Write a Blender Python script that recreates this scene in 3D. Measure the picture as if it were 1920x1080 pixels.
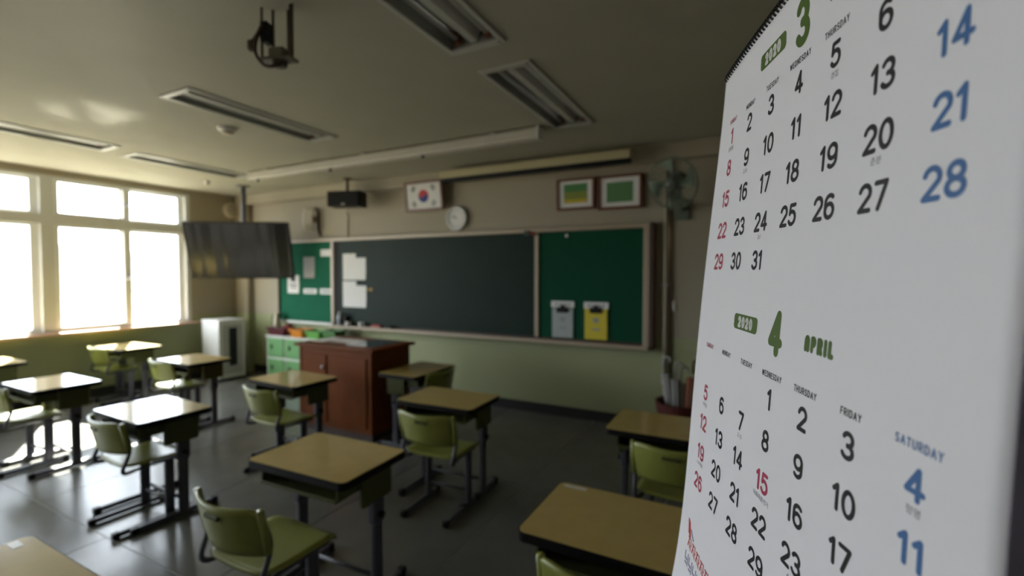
import bpy, bmesh, math, random
from mathutils import Vector, Matrix
random.seed(7)
PI = math.pi
scene = bpy.context.scene
C = scene.collection
for o in list(bpy.data.objects):
    bpy.data.objects.remove(o)

# ------------------------------------------------------------------ camera
CAM_H = 1.62
FPX = 870.0
YAW, PITCH = math.radians(27.0), math.radians(-1.7)
cam_data = bpy.data.cameras.new('camera')
cam = bpy.data.objects.new('camera', cam_data)
C.objects.link(cam)
cam.location = (0, 0, CAM_H)
cam.rotation_euler = (PI / 2 + PITCH, 0, YAW)
cam_data.sensor_width = 36.0
cam_data.lens = FPX / 1920 * 36.0
cam_data.clip_start = 0.02
cam_data.clip_end = 2000
cam_data.dof.use_dof = True
cam_data.dof.focus_distance = 0.55
cam_data.dof.aperture_fstop = 3.0
scene.camera = cam

# ------------------------------------------------------------------ world, sun, exposure
world = bpy.data.worlds.new('world')
scene.world = world
world.use_nodes = True
bg = world.node_tree.nodes['Background']
bg.inputs[0].default_value = (0.91, 0.97, 1.09, 1)
bg.inputs[1].default_value = 9.0
sun_d = bpy.data.lights.new('sun', 'SUN')
sun_d.energy = 62.0
sun_d.angle = math.radians(0.53)
sun_d.color = (1.0, 0.95, 0.84)
sun = bpy.data.objects.new('sun', sun_d)
C.objects.link(sun)
sun.rotation_euler = Vector((1.0, -0.52, -0.95)).to_track_quat('-Z', 'Y').to_euler()
sun.location = (-12, 5, 12)
scene.view_settings.view_transform = 'Standard'
scene.view_settings.look = 'None'
scene.view_settings.exposure = 0.50
scene.view_settings.gamma = 1.0
scene.view_settings.use_curve_mapping = False
cy = scene.cycles
cy.max_bounces = 12
cy.diffuse_bounces = 7
cy.glossy_bounces = 5
cy.transparent_max_bounces = 16
cy.use_denoising = True
cy.blur_glossy = 0.0
cy.use_guiding = True
cy.sample_clamp_indirect = 0.0

# room limits
XL, XR, YF, YB, ZC = -7.70, 0.23, 4.95, -4.0, 2.92
WALL = 0.25

# ------------------------------------------------------------------ pixel helpers (photo pixel -> direction; the plane gives the distance)
_fw = Vector((-math.sin(YAW), math.cos(YAW), 0)); _rt = Vector((math.cos(YAW), math.sin(YAW), 0))
_f = _fw * math.cos(PITCH) + Vector((0, 0, 1)) * math.sin(PITCH)
_u = Vector((0, 0, 1)) * math.cos(PITCH) - _fw * math.sin(PITCH)
CP = Vector((0, 0, CAM_H))
def ray(px, py): return _rt * ((px - 960) / FPX) + _u * ((540 - py) / FPX) + _f
def on_y(px, py, y): d = ray(px, py); return CP + d * (y / d.y)
def on_x(px, py, x): d = ray(px, py); return CP + d * (x / d.x)
def on_z(px, py, z): d = ray(px, py); return CP + d * ((z - CAM_H) / d.z)
def at_depth(px, py, dep): return CP + ray(px, py) * dep

# ------------------------------------------------------------------ materials
MATS = {}
def mat(name, col, rough=0.6, metal=0.0, spec=0.5, coat=0.0, coat_rough=0.05, var=0.06, vscale=8.0, bump=0.0, bscale=60.0, col2=None, emit=None):
    if name in MATS: return MATS[name]
    m = bpy.data.materials.new(name); m.use_nodes = True
    nt = m.node_tree; b = nt.nodes['Principled BSDF']
    tc = nt.nodes.new('ShaderNodeTexCoord')
    nz = nt.nodes.new('ShaderNodeTexNoise'); nz.inputs['Scale'].default_value = vscale; nz.inputs['Detail'].default_value = 5
    nt.links.new(tc.outputs['Object'], nz.inputs['Vector'])
    mx = nt.nodes.new('ShaderNodeMix'); mx.data_type = 'RGBA'
    a = tuple(max(0, c * (1 - var)) for c in col); d = tuple(min(1, c * (1 + var)) for c in col) if col2 is None else col2
    mx.inputs['A'].default_value = (*a, 1); mx.inputs['B'].default_value = (*d, 1)
    nt.links.new(nz.outputs['Fac'], mx.inputs['Factor'])
    nt.links.new(mx.outputs['Result'], b.inputs['Base Color'])
    b.inputs['Roughness'].default_value = rough
    b.inputs['Metallic'].default_value = metal
    b.inputs['Specular IOR Level'].default_value = spec
    b.inputs['Coat Weight'].default_value = coat
    b.inputs['Coat Roughness'].default_value = coat_rough
    if bump:
        n2 = nt.nodes.new('ShaderNodeTexNoise'); n2.inputs['Scale'].default_value = bscale; n2.inputs['Detail'].default_value = 4
        nt.links.new(tc.outputs['Object'], n2.inputs['Vector'])
        bp = nt.nodes.new('ShaderNodeBump'); bp.inputs['Strength'].default_value = bump; bp.inputs['Distance'].default_value = 0.004
        nt.links.new(n2.outputs['Fac'], bp.inputs['Height']); nt.links.new(bp.outputs['Normal'], b.inputs['Normal'])
    MATS[name] = m
    return m

def two_tone_wall(name, upper, lower, split):
    """painted wall: lower wainscot colour up to a painted line at height split (world z = object z)"""
    m = mat(name, upper, 0.7, var=0.04, vscale=1.5, bump=0.15, bscale=90)
    nt = m.node_tree; b = nt.nodes['Principled BSDF']
    up = b.inputs['Base Color'].links[0].from_node
    tc = next(n for n in nt.nodes if n.type == 'TEX_COORD')
    sep = nt.nodes.new('ShaderNodeSeparateXYZ'); nt.links.new(tc.outputs['Object'], sep.inputs[0])
    lt = nt.nodes.new('ShaderNodeMath'); lt.operation = 'LESS_THAN'; lt.inputs[1].default_value = split
    nt.links.new(sep.outputs['Z'], lt.inputs[0])
    mx = nt.nodes.new('ShaderNodeMix'); mx.data_type = 'RGBA'
    mx.inputs['B'].default_value = (*lower, 1)
    nt.links.new(lt.outputs[0], mx.inputs['Factor']); nt.links.new(up.outputs['Result'], mx.inputs['A'])
    nt.links.new(mx.outputs['Result'], b.inputs['Base Color'])
    return m

def glass_mat():
    m = bpy.data.materials.new('window_glass'); m.use_nodes = True
    nt = m.node_tree; nt.nodes.remove(nt.nodes['Principled BSDF'])
    out = nt.nodes['Material Output']
    tr = nt.nodes.new('ShaderNodeBsdfTransparent'); tr.inputs[0].default_value = (0.95, 0.97, 0.96, 1)
    gl = nt.nodes.new('ShaderNodeBsdfGlossy'); gl.inputs['Roughness'].default_value = 0.02
    lw = nt.nodes.new('ShaderNodeLayerWeight')           # facing reflectance, the same from both sides of the pane
    pw = nt.nodes.new('ShaderNodeMath'); pw.operation = 'POWER'; pw.inputs[1].default_value = 5.0
    fr = nt.nodes.new('ShaderNodeMath'); fr.operation = 'MULTIPLY_ADD'; fr.inputs[1].default_value = 0.9; fr.inputs[2].default_value = 0.035
    nt.links.new(lw.outputs['Facing'], pw.inputs[0]); nt.links.new(pw.outputs[0], fr.inputs[0])
    mx = nt.nodes.new('ShaderNodeMixShader')
    nt.links.new(fr.outputs[0], mx.inputs[0]); nt.links.new(tr.outputs[0], mx.inputs[1]); nt.links.new(gl.outputs[0], mx.inputs[2])
    nt.links.new(mx.outputs[0], out.inputs[0])
    return m
GLASS = glass_mat()

M_CEIL = mat('ceiling_plaster', (0.40, 0.385, 0.305), 0.85, var=0.07, vscale=3, bump=0.3, bscale=45)
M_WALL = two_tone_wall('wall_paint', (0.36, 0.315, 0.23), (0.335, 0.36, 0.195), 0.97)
M_WALLPL = mat('beam_paint', (0.40, 0.355, 0.265), 0.7, var=0.04, vscale=2)
M_FLOOR = mat('vinyl_floor', (0.125, 0.125, 0.118), 0.27, spec=0.5, var=0.16, vscale=5, bump=0.12, bscale=25, col2=(0.155, 0.153, 0.142))
M_FLOORB = mat('floor_joint', (0.34, 0.33, 0.30), 0.4)
M_BASE = mat('black_baseboard', (0.018, 0.017, 0.016), 0.5)
M_WFRAME = mat('window_aluminium', (0.62, 0.62, 0.60), 0.45, var=0.03)
M_WSASH = mat('window_sash_white', (0.78, 0.78, 0.76), 0.4, var=0.02)
M_SILL = mat('sill_wood', (0.55, 0.36, 0.25), 0.5, var=0.1)
M_DESK = mat('desk_laminate', (0.56, 0.415, 0.145), 0.5, spec=0.05, coat=1.0, coat_rough=0.11, var=0.09, vscale=14)
M_EDGE = mat('black_edge', (0.009, 0.008, 0.008), 0.5, spec=0.15)
M_GREEN = mat('olive_plastic', (0.24, 0.255, 0.052), 0.34, var=0.05, spec=0.5)
M_GREEND = mat('olive_tray', (0.075, 0.080, 0.024), 0.55, spec=0.25, var=0.08)
M_STEEL = mat('slate_steel', (0.085, 0.087, 0.105), 0.38, metal=0.25, var=0.08)
M_BLACK = mat('black_plastic', (0.010, 0.010, 0.011), 0.45, spec=0.25)
M_WOOD = mat('red_brown_veneer', (0.165, 0.044, 0.008), 0.45, spec=0.12, var=0.22, vscale=6)
M_WHITE = mat('white_enamel', (0.72, 0.72, 0.70), 0.4, var=0.02)
M_CREAM = mat('cream_plastic', (0.58, 0.52, 0.40), 0.45, var=0.03)
M_PAPER = mat('paper', (0.78, 0.77, 0.74), 0.8, var=0.02)
M_CHALK = mat('chalkboard', (0.011, 0.024, 0.016), 0.5, spec=0.12, var=0.25, vscale=2.5)
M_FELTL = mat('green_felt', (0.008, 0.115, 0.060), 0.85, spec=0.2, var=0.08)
M_TRIM = mat('board_trim', (0.42, 0.34, 0.25), 0.4, metal=0.1, var=0.05)
M_METAL = mat('bare_metal', (0.5, 0.5, 0.5), 0.3, metal=0.9)
M_TUBE = mat('lamp_tube', (0.55, 0.55, 0.52), 0.3, var=0.02)
M_FIXT = mat('fixture_enamel', (0.50, 0.50, 0.46), 0.35, var=0.03)
M_DKBR = mat('dark_brown', (0.06, 0.028, 0.015), 0.5)
M_FRAMEW = mat('frame_wood', (0.16, 0.055, 0.028), 0.4, var=0.15, vscale=20)

# ------------------------------------------------------------------ mesh helpers
def mobj(name, bm, m, parent=None, smooth=False, mats=None):
    me = bpy.data.meshes.new(name); bm.normal_update(); bm.to_mesh(me); bm.free()
    for x in (mats or [m]): me.materials.append(x)
    if smooth:
        for p in me.polygons: p.use_smooth = True
    o = bpy.data.objects.new(name, me); C.objects.link(o)
    if parent: o.parent = parent
    return o
def box(bm, x0, x1, y0, y1, z0, z1, bev=0.0, seg=1, mtx=None):
    g = bmesh.ops.create_cube(bm, size=1.0)
    vs = g['verts']
    for v in vs:
        v.co = Vector(((x0 + x1) / 2 + v.co.x * (x1 - x0), (y0 + y1) / 2 + v.co.y * (y1 - y0), (z0 + z1) / 2 + v.co.z * (z1 - z0)))
    if bev:
        es = list({e for v in vs for e in v.link_edges})
        r = bmesh.ops.bevel(bm, geom=es, offset=bev, segments=seg, affect='EDGES', profile=0.5)
        vs = list({v for f in r['faces'] for v in f.verts} | {v for v in vs if v.is_valid})
    if mtx is not None:
        for v in vs: v.co = mtx @ v.co
    return vs
def B(*boxes, bev=0.0, seg=1):
    bm = bmesh.new()
    for b in boxes: box(bm, *b, bev=bev, seg=seg)
    return bm
def tube(bm, pts, r, n=10, r2=None, cap=True, sq=1.0):
    pts = [Vector(p) for p in pts]; rings = []
    prev = None
    for i, p in enumerate(pts):
        a = pts[max(i - 1, 0)]; c = pts[min(i + 1, len(pts) - 1)]
        t = (c - a).normalized()
        if prev is None:
            ref = Vector((0, 0, 1)) if abs(t.z) < 0.9 else Vector((0, 1, 0))
            s = t.cross(ref).normalized()
        else:
            s = (prev - t * prev.dot(t)).normalized()
        prev = s
        w = t.cross(s)
        rr = r if r2 is None else r + (r2 - r) * i / (len(pts) - 1)
        rings.append([bm.verts.new(p + s * (rr * math.cos(2 * PI * k / n)) + w * (rr * sq * math.sin(2 * PI * k / n))) for k in range(n)])
    for i in range(len(rings) - 1):
        for k in range(n):
            bm.faces.new((rings[i][k], rings[i][(k + 1) % n], rings[i + 1][(k + 1) % n], rings[i + 1][k]))
    if cap:
        bm.faces.new(list(reversed(rings[0]))); bm.faces.new(rings[-1])
def round_path(pts, rad, seg=5):
    pts = [Vector(p) for p in pts]; out = [pts[0]]
    for i in range(1, len(pts) - 1):
        p = pts[i]; a = (pts[i - 1] - p); b = (pts[i + 1] - p)
        d = min(rad, a.length * .49, b.length * .49)
        A = p + a.normalized() * d; Bq = p + b.normalized() * d
        for k in range(seg + 1):
            t = k / seg
            out.append((1 - t) ** 2 * A + 2 * t * (1 - t) * p + t * t * Bq)
    out.append(pts[-1]); return out
def lathe(bm, prof, n=24, mtx=None):
    rings = []
    for r, z in prof:
        if r < 1e-6:
            v = bm.verts.new((0, 0, z)); rings.append([v])
        else:
            rings.append([bm.verts.new((r * math.cos(2 * PI * k / n), r * math.sin(2 * PI * k / n), z)) for k in range(n)])
    for a, b in zip(rings[:-1], rings[1:]):
        for k in range(n):
            if len(a) == 1 and len(b) == 1: continue
            if len(a) == 1: bm.faces.new((a[0], b[(k + 1) % n], b[k]))
            elif len(b) == 1: bm.faces.new((a[k], a[(k + 1) % n], b[0]))
            else: bm.faces.new((a[k], a[(k + 1) % n], b[(k + 1) % n], b[k]))
    if mtx is not None:
        for rg in rings:
            for v in rg: v.co = mtx @ v.co
    bmesh.ops.recalc_face_normals(bm, faces=bm.faces[:])
def shell(bm, fn, nu, nv, th):
    """closed thin sheet: fn(u,v) -> point, u,v in -1..1; th thickness along the local normal"""
    def nrm(u, v):
        e = 1e-3
        return (Vector(fn(u + e, v)) - Vector(fn(u - e, v))).cross(Vector(fn(u, v + e)) - Vector(fn(u, v - e))).normalized()
    T, L = {}, {}
    for i in range(nu + 1):
        for j in range(nv + 1):
            u, v = -1 + 2 * i / nu, -1 + 2 * j / nv
            p = Vector(fn(u, v)); n = nrm(u, v)
            T[i, j] = bm.verts.new(p + n * th / 2); L[i, j] = bm.verts.new(p - n * th / 2)
    for i in range(nu):
        for j in range(nv):
            bm.faces.new((T[i, j], T[i + 1, j], T[i + 1, j + 1], T[i, j + 1]))
            bm.faces.new((L[i, j], L[i, j + 1], L[i + 1, j + 1], L[i + 1, j]))
    bd = [(i, 0) for i in range(nu)] + [(nu, j) for j in range(nv)] + [(i, nv) for i in range(nu, 0, -1)] + [(0, j) for j in range(nv, 0, -1)]
    for a, b in zip(bd, bd[1:] + bd[:1]):
        bm.faces.new((T[a], L[a], L[b], T[b]))
def tag(o, label, cat, group=None):
    o['label'] = label; o['category'] = cat
    if group: o['group'] = group
    return o
def thing(name, label, cat, loc=(0, 0, 0), rotz=0, group=None):
    o = bpy.data.objects.new(name, None); C.objects.link(o)
    o.empty_display_size = 0.1
    o.location = loc; o.rotation_euler = (0, 0, rotz)
    return tag(o, label, cat, group)
def struct(name, bm, m, label=None, smooth=False):
    o = mobj(name, bm, m, smooth=smooth); o['kind'] = 'structure'
    if label: o['label'] = label
    return o
def copy_tree(src, parent=None):
    c = src.copy(); C.objects.link(c); c.parent = parent
    for ch in list(src.children): copy_tree(ch, c)
    return c

# ================================================================== SETTING
# floor: slab with big vinyl panels, light joints between them
floor = struct('floor', B((XL - WALL, XR + WALL, YB, YF + WALL, -0.16, -0.003)), M_FLOORB, 'dark grey glossy floor with straight panel joints')
NROW = 5; PL = (YF - YB) / NROW
pan = B((-0.4965, 0.4965, -PL / 2 + 0.0035, PL / 2 - 0.0035, -0.003, 0.0))
p0 = None
for i in range(9):
    for j in range(NROW):
        if p0 is None: p0 = mobj('floor_panel', pan, M_FLOOR, floor); q = p0
        else: q = p0.copy(); C.objects.link(q); q.parent = floor
        q.location = (-8.0 + i, YB + PL * (j + 0.5), 0)
LIGHT_XY = [(-3.66, 2.535), (-1.38, 3.24), (-1.40, 1.66), (-5.87, 1.77), (-6.0, 3.28)]
LW_, LL_ = 0.160, 0.630          # half size of the recesses for the light fixtures
xs = sorted({XL - WALL, XR + WALL} | {x + s * LW_ for x, y in LIGHT_XY for s in (-1, 1)})
ys = sorted({YB, YF + WALL} | {y + s * LL_ for x, y in LIGHT_XY for s in (-1, 1)})
bm = bmesh.new()
for a, b in zip(xs[:-1], xs[1:]):
    run = None
    for c, d in list(zip(ys[:-1], ys[1:])) + [(None, None)]:
        hole = c is None or any(abs((a + b) / 2 - x) < LW_ and abs((c + d) / 2 - y) < LL_ for x, y in LIGHT_XY)
        if hole:
            if run: box(bm, a, b, run[0], run[1], ZC, ZC + 0.15); run = None
        else: run = (run[0] if run else c, d)
struct('ceiling', bm, M_CEIL, 'off-white textured plaster ceiling')
struct('wall_front', B((XL - WALL, XR + WALL, YF, YF + WALL, 0, ZC)), M_WALL, 'beige front wall with green painted lower band')
M_DARKWALL = mat('bounce_absorbing_brown', (0.15, 0.12, 0.085), 0.6, var=0.12, vscale=4)  # dark brown made up for the hidden walls, soaks up bounced light
struct('wall_right', B((XR, XR + WALL, YB, YF, 0, ZC)), M_DARKWALL, 'wall behind the calendar, made dark brown to cut bounced light')
struct('wall_back', B((XL - WALL, XR + WALL, YB - WALL, YB, 0, ZC)), M_DARKWALL, 'unseen back wall of the classroom, made dark brown to cut bounced light')
# window bays in the left wall
UNITS = [(2.51, 4.15), (0.87, 2.51), (-1.22, 0.42), (-2.86, -1.22)]
ZS, ZH = 0.86, 2.84
segs = [(YB, -2.86), (0.42, 0.87), (4.15, YF)]
bm = B((XL - WALL, XL, YB, YF, 0, ZS), (XL - WALL, XL, YB, YF, ZH, ZC))
for a, b in segs: box(bm, XL - WALL, XL, a, b, ZS, ZH)
struct('wall_left', bm, M_WALL, 'window wall with green painted lower band')
struct('trim_1', B((XL, XR, YF - 0.11, YF, 2.765, ZC)), M_WALLPL, 'beige concrete beam along the top of the front wall')
struct('trim_2', B((XL, XL + 0.33, YF - 0.10, YF, 0, 2.765)), M_WALL, 'corner pilaster beside the pinboard')
struct('baseboard_front', B((XL + 0.33, XR, YF - 0.012, YF, 0, 0.115)), M_BASE, 'black skirting along the front wall')
struct('baseboard_left', B((XL, XL + 0.012, YB, YF - 0.1, 0, 0.115)), M_BASE, 'black skirting below the windows')
for k, (a, b, z0) in enumerate(((-2.86, 0.42, 0), (0.87, 4.15, 0))):
    struct('trim_%d' % (k + 3), B((XL - 0.10, XL + 0.10, a - 0.03, b + 0.10, ZS - 0.005, ZS + 0.028), bev=0.006), M_SILL, 'reddish sill board below the windows')

def window_unit(n, y0, y1):
    xg = XL - 0.06           # glass plane
    ym = (y0 + y1) / 2
    bm = bmesh.new()
    fw = 0.06
    for yy in (y0, y1 - fw): box(bm, xg - 0.07, xg + 0.06, yy, yy + fw, ZS, ZH)
    for z0, z1 in ((ZS, ZS + 0.055), (ZH - 0.035, ZH), (2.24, 2.36)):
        box(bm, xg - 0.07, xg + 0.06, y0 + fw, y1 - fw, z0, z1)
    w = struct('window_%d' % n, bm, M_WFRAME, 'aluminium frame window bay in the left wall')
    for (z0, z1) in ((ZS + 0.055, 2.24), (2.36, ZH - 0.035)):
        for s, (a, b) in enumerate(((y0 + fw, ym + 0.055), (ym - 0.055, y1 - fw))):
            dx = 0.022 if s == 0 else -0.022
            sb = bmesh.new(); st = 0.10
            box(sb, xg + dx - 0.017, xg + dx + 0.017, a, a + st * 0.55, z0, z1); box(sb, xg + dx - 0.017, xg + dx + 0.017, b - st * 0.8, b, z0, z1)
            box(sb, xg + dx - 0.017, xg + dx + 0.017, a + st * 0.55, b - st * 0.8, z0, z0 + 0.035); box(sb, xg + dx - 0.017, xg + dx + 0.017, a + st * 0.55, b - st * 0.8, z1 - 0.03, z1)
            so = mobj('sash', sb, M_WSASH, w)
            mobj('pane', B((xg + dx - 0.003, xg + dx + 0.003, a + st * 0.55, b - st * 0.8, z0 + 0.035, z1 - 0.03)), GLASS, so)
        zc = (z0 + z1) / 2 + 0.0
        lb = bmesh.new(); box(lb, xg + 0.039, xg + 0.075, ym - 0.02, ym + 0.03, zc - 0.03, zc + 0.03, bev=0.008); box(lb, xg + 0.06, xg + 0.09, ym - 0.055, ym + 0.0, zc - 0.012, zc + 0.012, bev=0.005)
        mobj('latch', lb, M_METAL, w)
    return w
for i, (a, b) in enumerate(UNITS): window_unit(i + 1, a, b)
# daylight portals in the openings
for i, (a, b) in enumerate(((0.87, 4.15), (-2.86, 0.42))):
    ld = bpy.data.lights.new('window_portal', 'AREA'); ld.shape = 'RECTANGLE'; ld.size = b - a; ld.size_y = ZH - ZS
    ld.cycles.is_portal = True
    lo = bpy.data.objects.new('window_portal', ld); C.objects.link(lo)
    lo.location = (XL - 0.20, (a + b) / 2, (ZS + ZH) / 2)
    lo.rotation_euler = Vector((1, 0, 0)).to_track_quat('-Z', 'Z').to_euler()

# outside: added bounce sand, far fields, low hills
M_FIELD = mat('dry_field', (0.066, 0.068, 0.055), 0.9, var=0.15, vscale=0.05)
M_HILL = mat('pale_hill', (0.050, 0.062, 0.062), 0.95, var=0.12, vscale=0.02)
struct('ground', B((-420, -92.0, -300, 400, -7.2, -7.0)), M_FIELD, 'pale fields far outside the windows')
struct('bounce_ground', B((-92.0, XL - 1.0, -300, 400, -7.2, -7.0)), mat('bounce_sand', (0.17, 0.15, 0.11), 0.95, var=0.1, vscale=0.1), 'unseen sandy ground added below the windows to bounce sunlight in')  # unseen near ground, added to throw sunlight up at the ceiling
def hill(x, y, rx, ry, h, label):
    bm = bmesh.new(); n = 20; m_ = 10
    def fn(u, v):
        r = (u * u + v * v)
        wob = 1 + 0.18 * math.sin(5 * u + x) * math.cos(4 * v + y)
        return (x + rx * u, y + ry * v, -7.3 + h * max(0, math.exp(-2.6 * r) - 0.07) * wob)
    shell(bm, fn, 24, 24, 0.4)
    o = mobj('hill', bm, M_HILL, smooth=True); o['kind'] = 'structure'; o['label'] = label
hill(-330, 120, 70, 160, 26, 'low pale wooded hill far outside the right window')
hill(-340, 260, 70, 120, 34, 'higher pale hill far outside beside the window end')

# ================================================================== DESKS AND CHAIRS
def make_desk():
    t = thing('school_desk', '', 'desk')
    W, D, Z = 0.325, 0.225, 0.70
    # top: laminate slab with rounded corners, black edge band
    def rrect(bm, w, d, r, z0, z1, n=5):
        pts = []
        for cx_, cy_, a0 in ((w - r, d - r, 0), (-w + r, d - r, 90), (-w + r, -d + r, 180), (w - r, -d + r, 270)):
            for k in range(n + 1):
                a = math.radians(a0 + 90 * k / n); pts.append((cx_ + r * math.cos(a), cy_ + r * math.sin(a)))
        lo = [bm.verts.new((x, y, z0)) for x, y in pts]; hi = [bm.verts.new((x, y, z1)) for x, y in pts]
        bm.faces.new(list(reversed(lo))); bm.faces.new(hi)
        for k in range(len(pts)): bm.faces.new((lo[k], lo[(k + 1) % len(pts)], hi[(k + 1) % len(pts)], hi[k]))
    bm = bmesh.new(); rrect(bm, W - 0.006, D - 0.006, 0.030, Z - 0.024, Z)
    top = mobj('desktop', bm, M_DESK, t)
    bm = bmesh.new(); rrect(bm, W, D, 0.034, Z - 0.036, Z - 0.0035)
    mobj('edge_band', bm, M_EDGE, top)
    # storage tray, open towards the pupil
    x0, x1, y0, y1, z0, z1 = -0.255, 0.255, -0.19, 0.16, 0.585, 0.6635
    bm = B((x0, x1, y0, y1, z0, z0 + 0.006), (x0, x0 + 0.006, y0, y1, z0 + 0.006, z1), (x1 - 0.006, x1, y0, y1, z0 + 0.006, z1), (x0 + 0.006, x1 - 0.006, y1 - 0.006, y1, z0 + 0.006, z1))
    box(bm, x0, x1, y0 - 0.012, y0, z0 - 0.004, z0 + 0.014, bev=0.004)
    mobj('tray', bm, M_GREEND, t)
    for s in (-1, 1):
        bx_ = sorted((s * 0.258, s * 0.285))
        bm = B((bx_[0], bx_[1], -0.06, 0.15, 0.50, 0.6635), bev=0.008)
        mobj('side_bracket', bm, M_GREEND, t)
        bm = bmesh.new()
        box(bm, s * 0.262 - 0.022, s * 0.262 + 0.022, 0.015, 0.095, 0.38, 0.505, bev=0.008)
        lg = mobj('leg', bm, M_STEEL, t)
        bm = bmesh.new(); box(bm, s * 0.262 - 0.016, s * 0.262 + 0.016, 0.025, 0.085, 0.034, 0.385, bev=0.008, seg=2)
        mobj('leg_tube', bm, M_STEEL, lg)
        bm = bmesh.new(); tube(bm, [(s * 0.285, 0.055, 0.43), (s * 0.305, 0.055, 0.43)], 0.016, 10)
        mobj('adjusting_knob', bm, M_BLACK, lg)
        fx = s * 0.262
        bm = bmesh.new(); box(bm, fx - 0.019, fx + 0.019, -0.22, 0.24, 0.006, 0.040, bev=0.008, seg=2)
        ft = mobj('foot', bm, M_STEEL, t)
        for e in (-1, 1):
            yy = (-0.225, 0.245)[e > 0]
            bm = B((fx - 0.022, fx + 0.022, yy - 0.022, yy + 0.022, 0.0, 0.043), bev=0.007)
            mobj('foot_cap', bm, M_BLACK, ft)
    bm = bmesh.new(); tube(bm, [(-0.262, 0.06, 0.10), (0.262, 0.06, 0.10)], 0.011, 8)
    mobj('crossbar', bm, M_STEEL, t, smooth=True)
    return t
def make_chair():
    t = thing('school_chair', '', 'chair')
    def seat(u, v):
        x, y = 0.20 * u, 0.195 * v
        k = max(0, abs(u) ** 6 * abs(v) ** 6)
        x *= 1 - 0.10 * k; y *= 1 - 0.10 * k
        z = 0.415 + 0.010 * u * u - 0.028 * max(0, (v - 0.55) / 0.45) ** 2 + 0.010 * max(0, -v) ** 2
        return (x, y, z)
    bm = bmesh.new(); shell(bm, seat, 14, 14, 0.016); mobj('seat', bm, M_GREEN, t, smooth=True)
    def back(u, v):
        zt = 0.61 + 0.10 * v
        lean = -0.235 - 0.045 * (zt - 0.52) / 0.2
        c = 0.060 * u * u
        w = 0.205 - 0.012 * max(0, -v)
        zz = zt - 0.020 * (abs(u) ** 8) * (v > 0) * v + 0.012 * u * u * max(0, v)
        return (-w * u, lean + c - 0.012 * v * v * 0, zz)
    bm = bmesh.new(); shell(bm, back, 16, 8, 0.014)
    bk = mobj('backrest', bm, M_GREEN, t, smooth=True)
    for s in (-1, 1):   # rolled side edges that sleeve over the tubes
        bm = bmesh.new()
        tube(bm, [(s * 0.203, -0.176 - 0.0, 0.525), (s * 0.207, -0.195, 0.62), (s * 0.205, -0.213, 0.708)], 0.016, 8)
        mobj('side_roll', bm, M_GREEN, bk, smooth=True)
    bm = B((-0.045, 0.045, -0.283, -0.268, 0.655, 0.675), bev=0.005)
    mobj('hand_slot', bm, M_GREEND, bk)
    for s in (-1, 1):
        bm = bmesh.new()
        tube(bm, round_path([(s * 0.165, 0.14, 0.392), (s * 0.165, -0.10, 0.392), (s * 0.198, -0.225, 0.385), (s * 0.204, -0.160, 0.54), (s * 0.206, -0.20, 0.66)], 0.07), 0.0115, 8)
        mobj('back_tube', bm, M_STEEL, t, smooth=True)
        bm = bmesh.new(); box(bm, s * 0.165 - 0.014, s * 0.165 + 0.014, 0.03, 0.085, 0.034, 0.392, bev=0.007, seg=2)
        mobj('leg', bm, M_STEEL, t)
        fx = s * 0.165
        bm = bmesh.new(); box(bm, fx - 0.017, fx + 0.017, -0.235, 0.165, 0.006, 0.038, bev=0.008, seg=2)
        ft = mobj('foot', bm, M_STEEL, t)
        for yy in (-0.238, 0.168):
            mobj('foot_cap', B((fx - 0.020, fx + 0.020, yy - 0.02, yy + 0.02, 0.0, 0.041), bev=0.006), M_BLACK, ft)
    bm = bmesh.new(); tube(bm, [(-0.165, 0.055, 0.12), (0.165, 0.055, 0.12)], 0.010, 8)
    mobj('crossbar', bm, M_STEEL, t, smooth=True)
    return t
DESKS = [  # x, y, rotz, label
    (-1.90, 1.665, 0.03, 'tan desk in the middle foreground with a green chair pulled out behind it'),
    (-0.41, 1.69, -0.01, 'large tan desk beside the hanging calendar, nearest at bottom right'),
    (-3.64, 1.70, -0.03, 'desk with white window glare in second column from the windows, front left of picture'),
    (-5.30, 1.73, 0.0, 'glaring white-topped desk over the sunlit floor patch at left'),
    (-7.08, 1.80, 0.0, 'desk cut by the left picture edge right below the window sill'),
    (-1.99, 2.86, 0.03, 'tan desk right in front of the brown lectern desk, dull top, chair tucked in'),
    (-0.435, 2.93, 0.0, 'tan desk by the front wall half hidden behind the calendar edge'),
    (-3.60, 2.775, -0.04, 'small tan desk standing left in front of the brown teacher lectern'),
    (-5.37, 2.91, -0.02, 'desk near the white air unit, its top half glare half tan'),
    (-7.08, 3.045, 0.03, 'sunlit pale yellow desk directly under the window sill'),
    (-1.93, 0.445, 0.0, 'desk corner at bottom left picture edge with a paper sticker'),
    (-2.86, 3.60, PI / 2, 'desk turned sideways against the right side of the brown lectern'),
]
CHAIRS = [
    (-1.87, 1.34, 0.0, 'green plastic chair pulled out in the foreground, bottom centre-left of picture'),
    (-0.385, 1.575, 0.0, 'green chair at the bottom edge tucked under the desk beside the calendar'),
    (-3.585, 1.63, -0.03, 'green chair tucked under the glaring desk second from the windows'),
    (-5.46, 1.63, 0.04, 'chair with glaring seat over the sunlit floor at left edge'),
    (-7.10, 1.72, 0.0, 'chair at far left edge below the sill, mostly hidden'),
    (-1.88, 2.64, 0.05, 'green chair seen from behind at the desk in front of the lectern'),
    (-0.34, 2.75, -0.02, 'green chair half covered by the left edge of the calendar'),
    (-3.46, 2.58, -0.05, 'green chair at the small desk left in front of the lectern'),
    (-5.50, 2.86, -0.02, 'green chair at the desk near the white air unit'),
    (-7.20, 2.99, 0.0, 'green chair at the sunlit desk under the window'),
    (-2.80, 3.60, PI / 2, 'chair tucked into the desk turned sideways by the lectern'),
]
d0 = make_desk(); c0 = make_chair()
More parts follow.
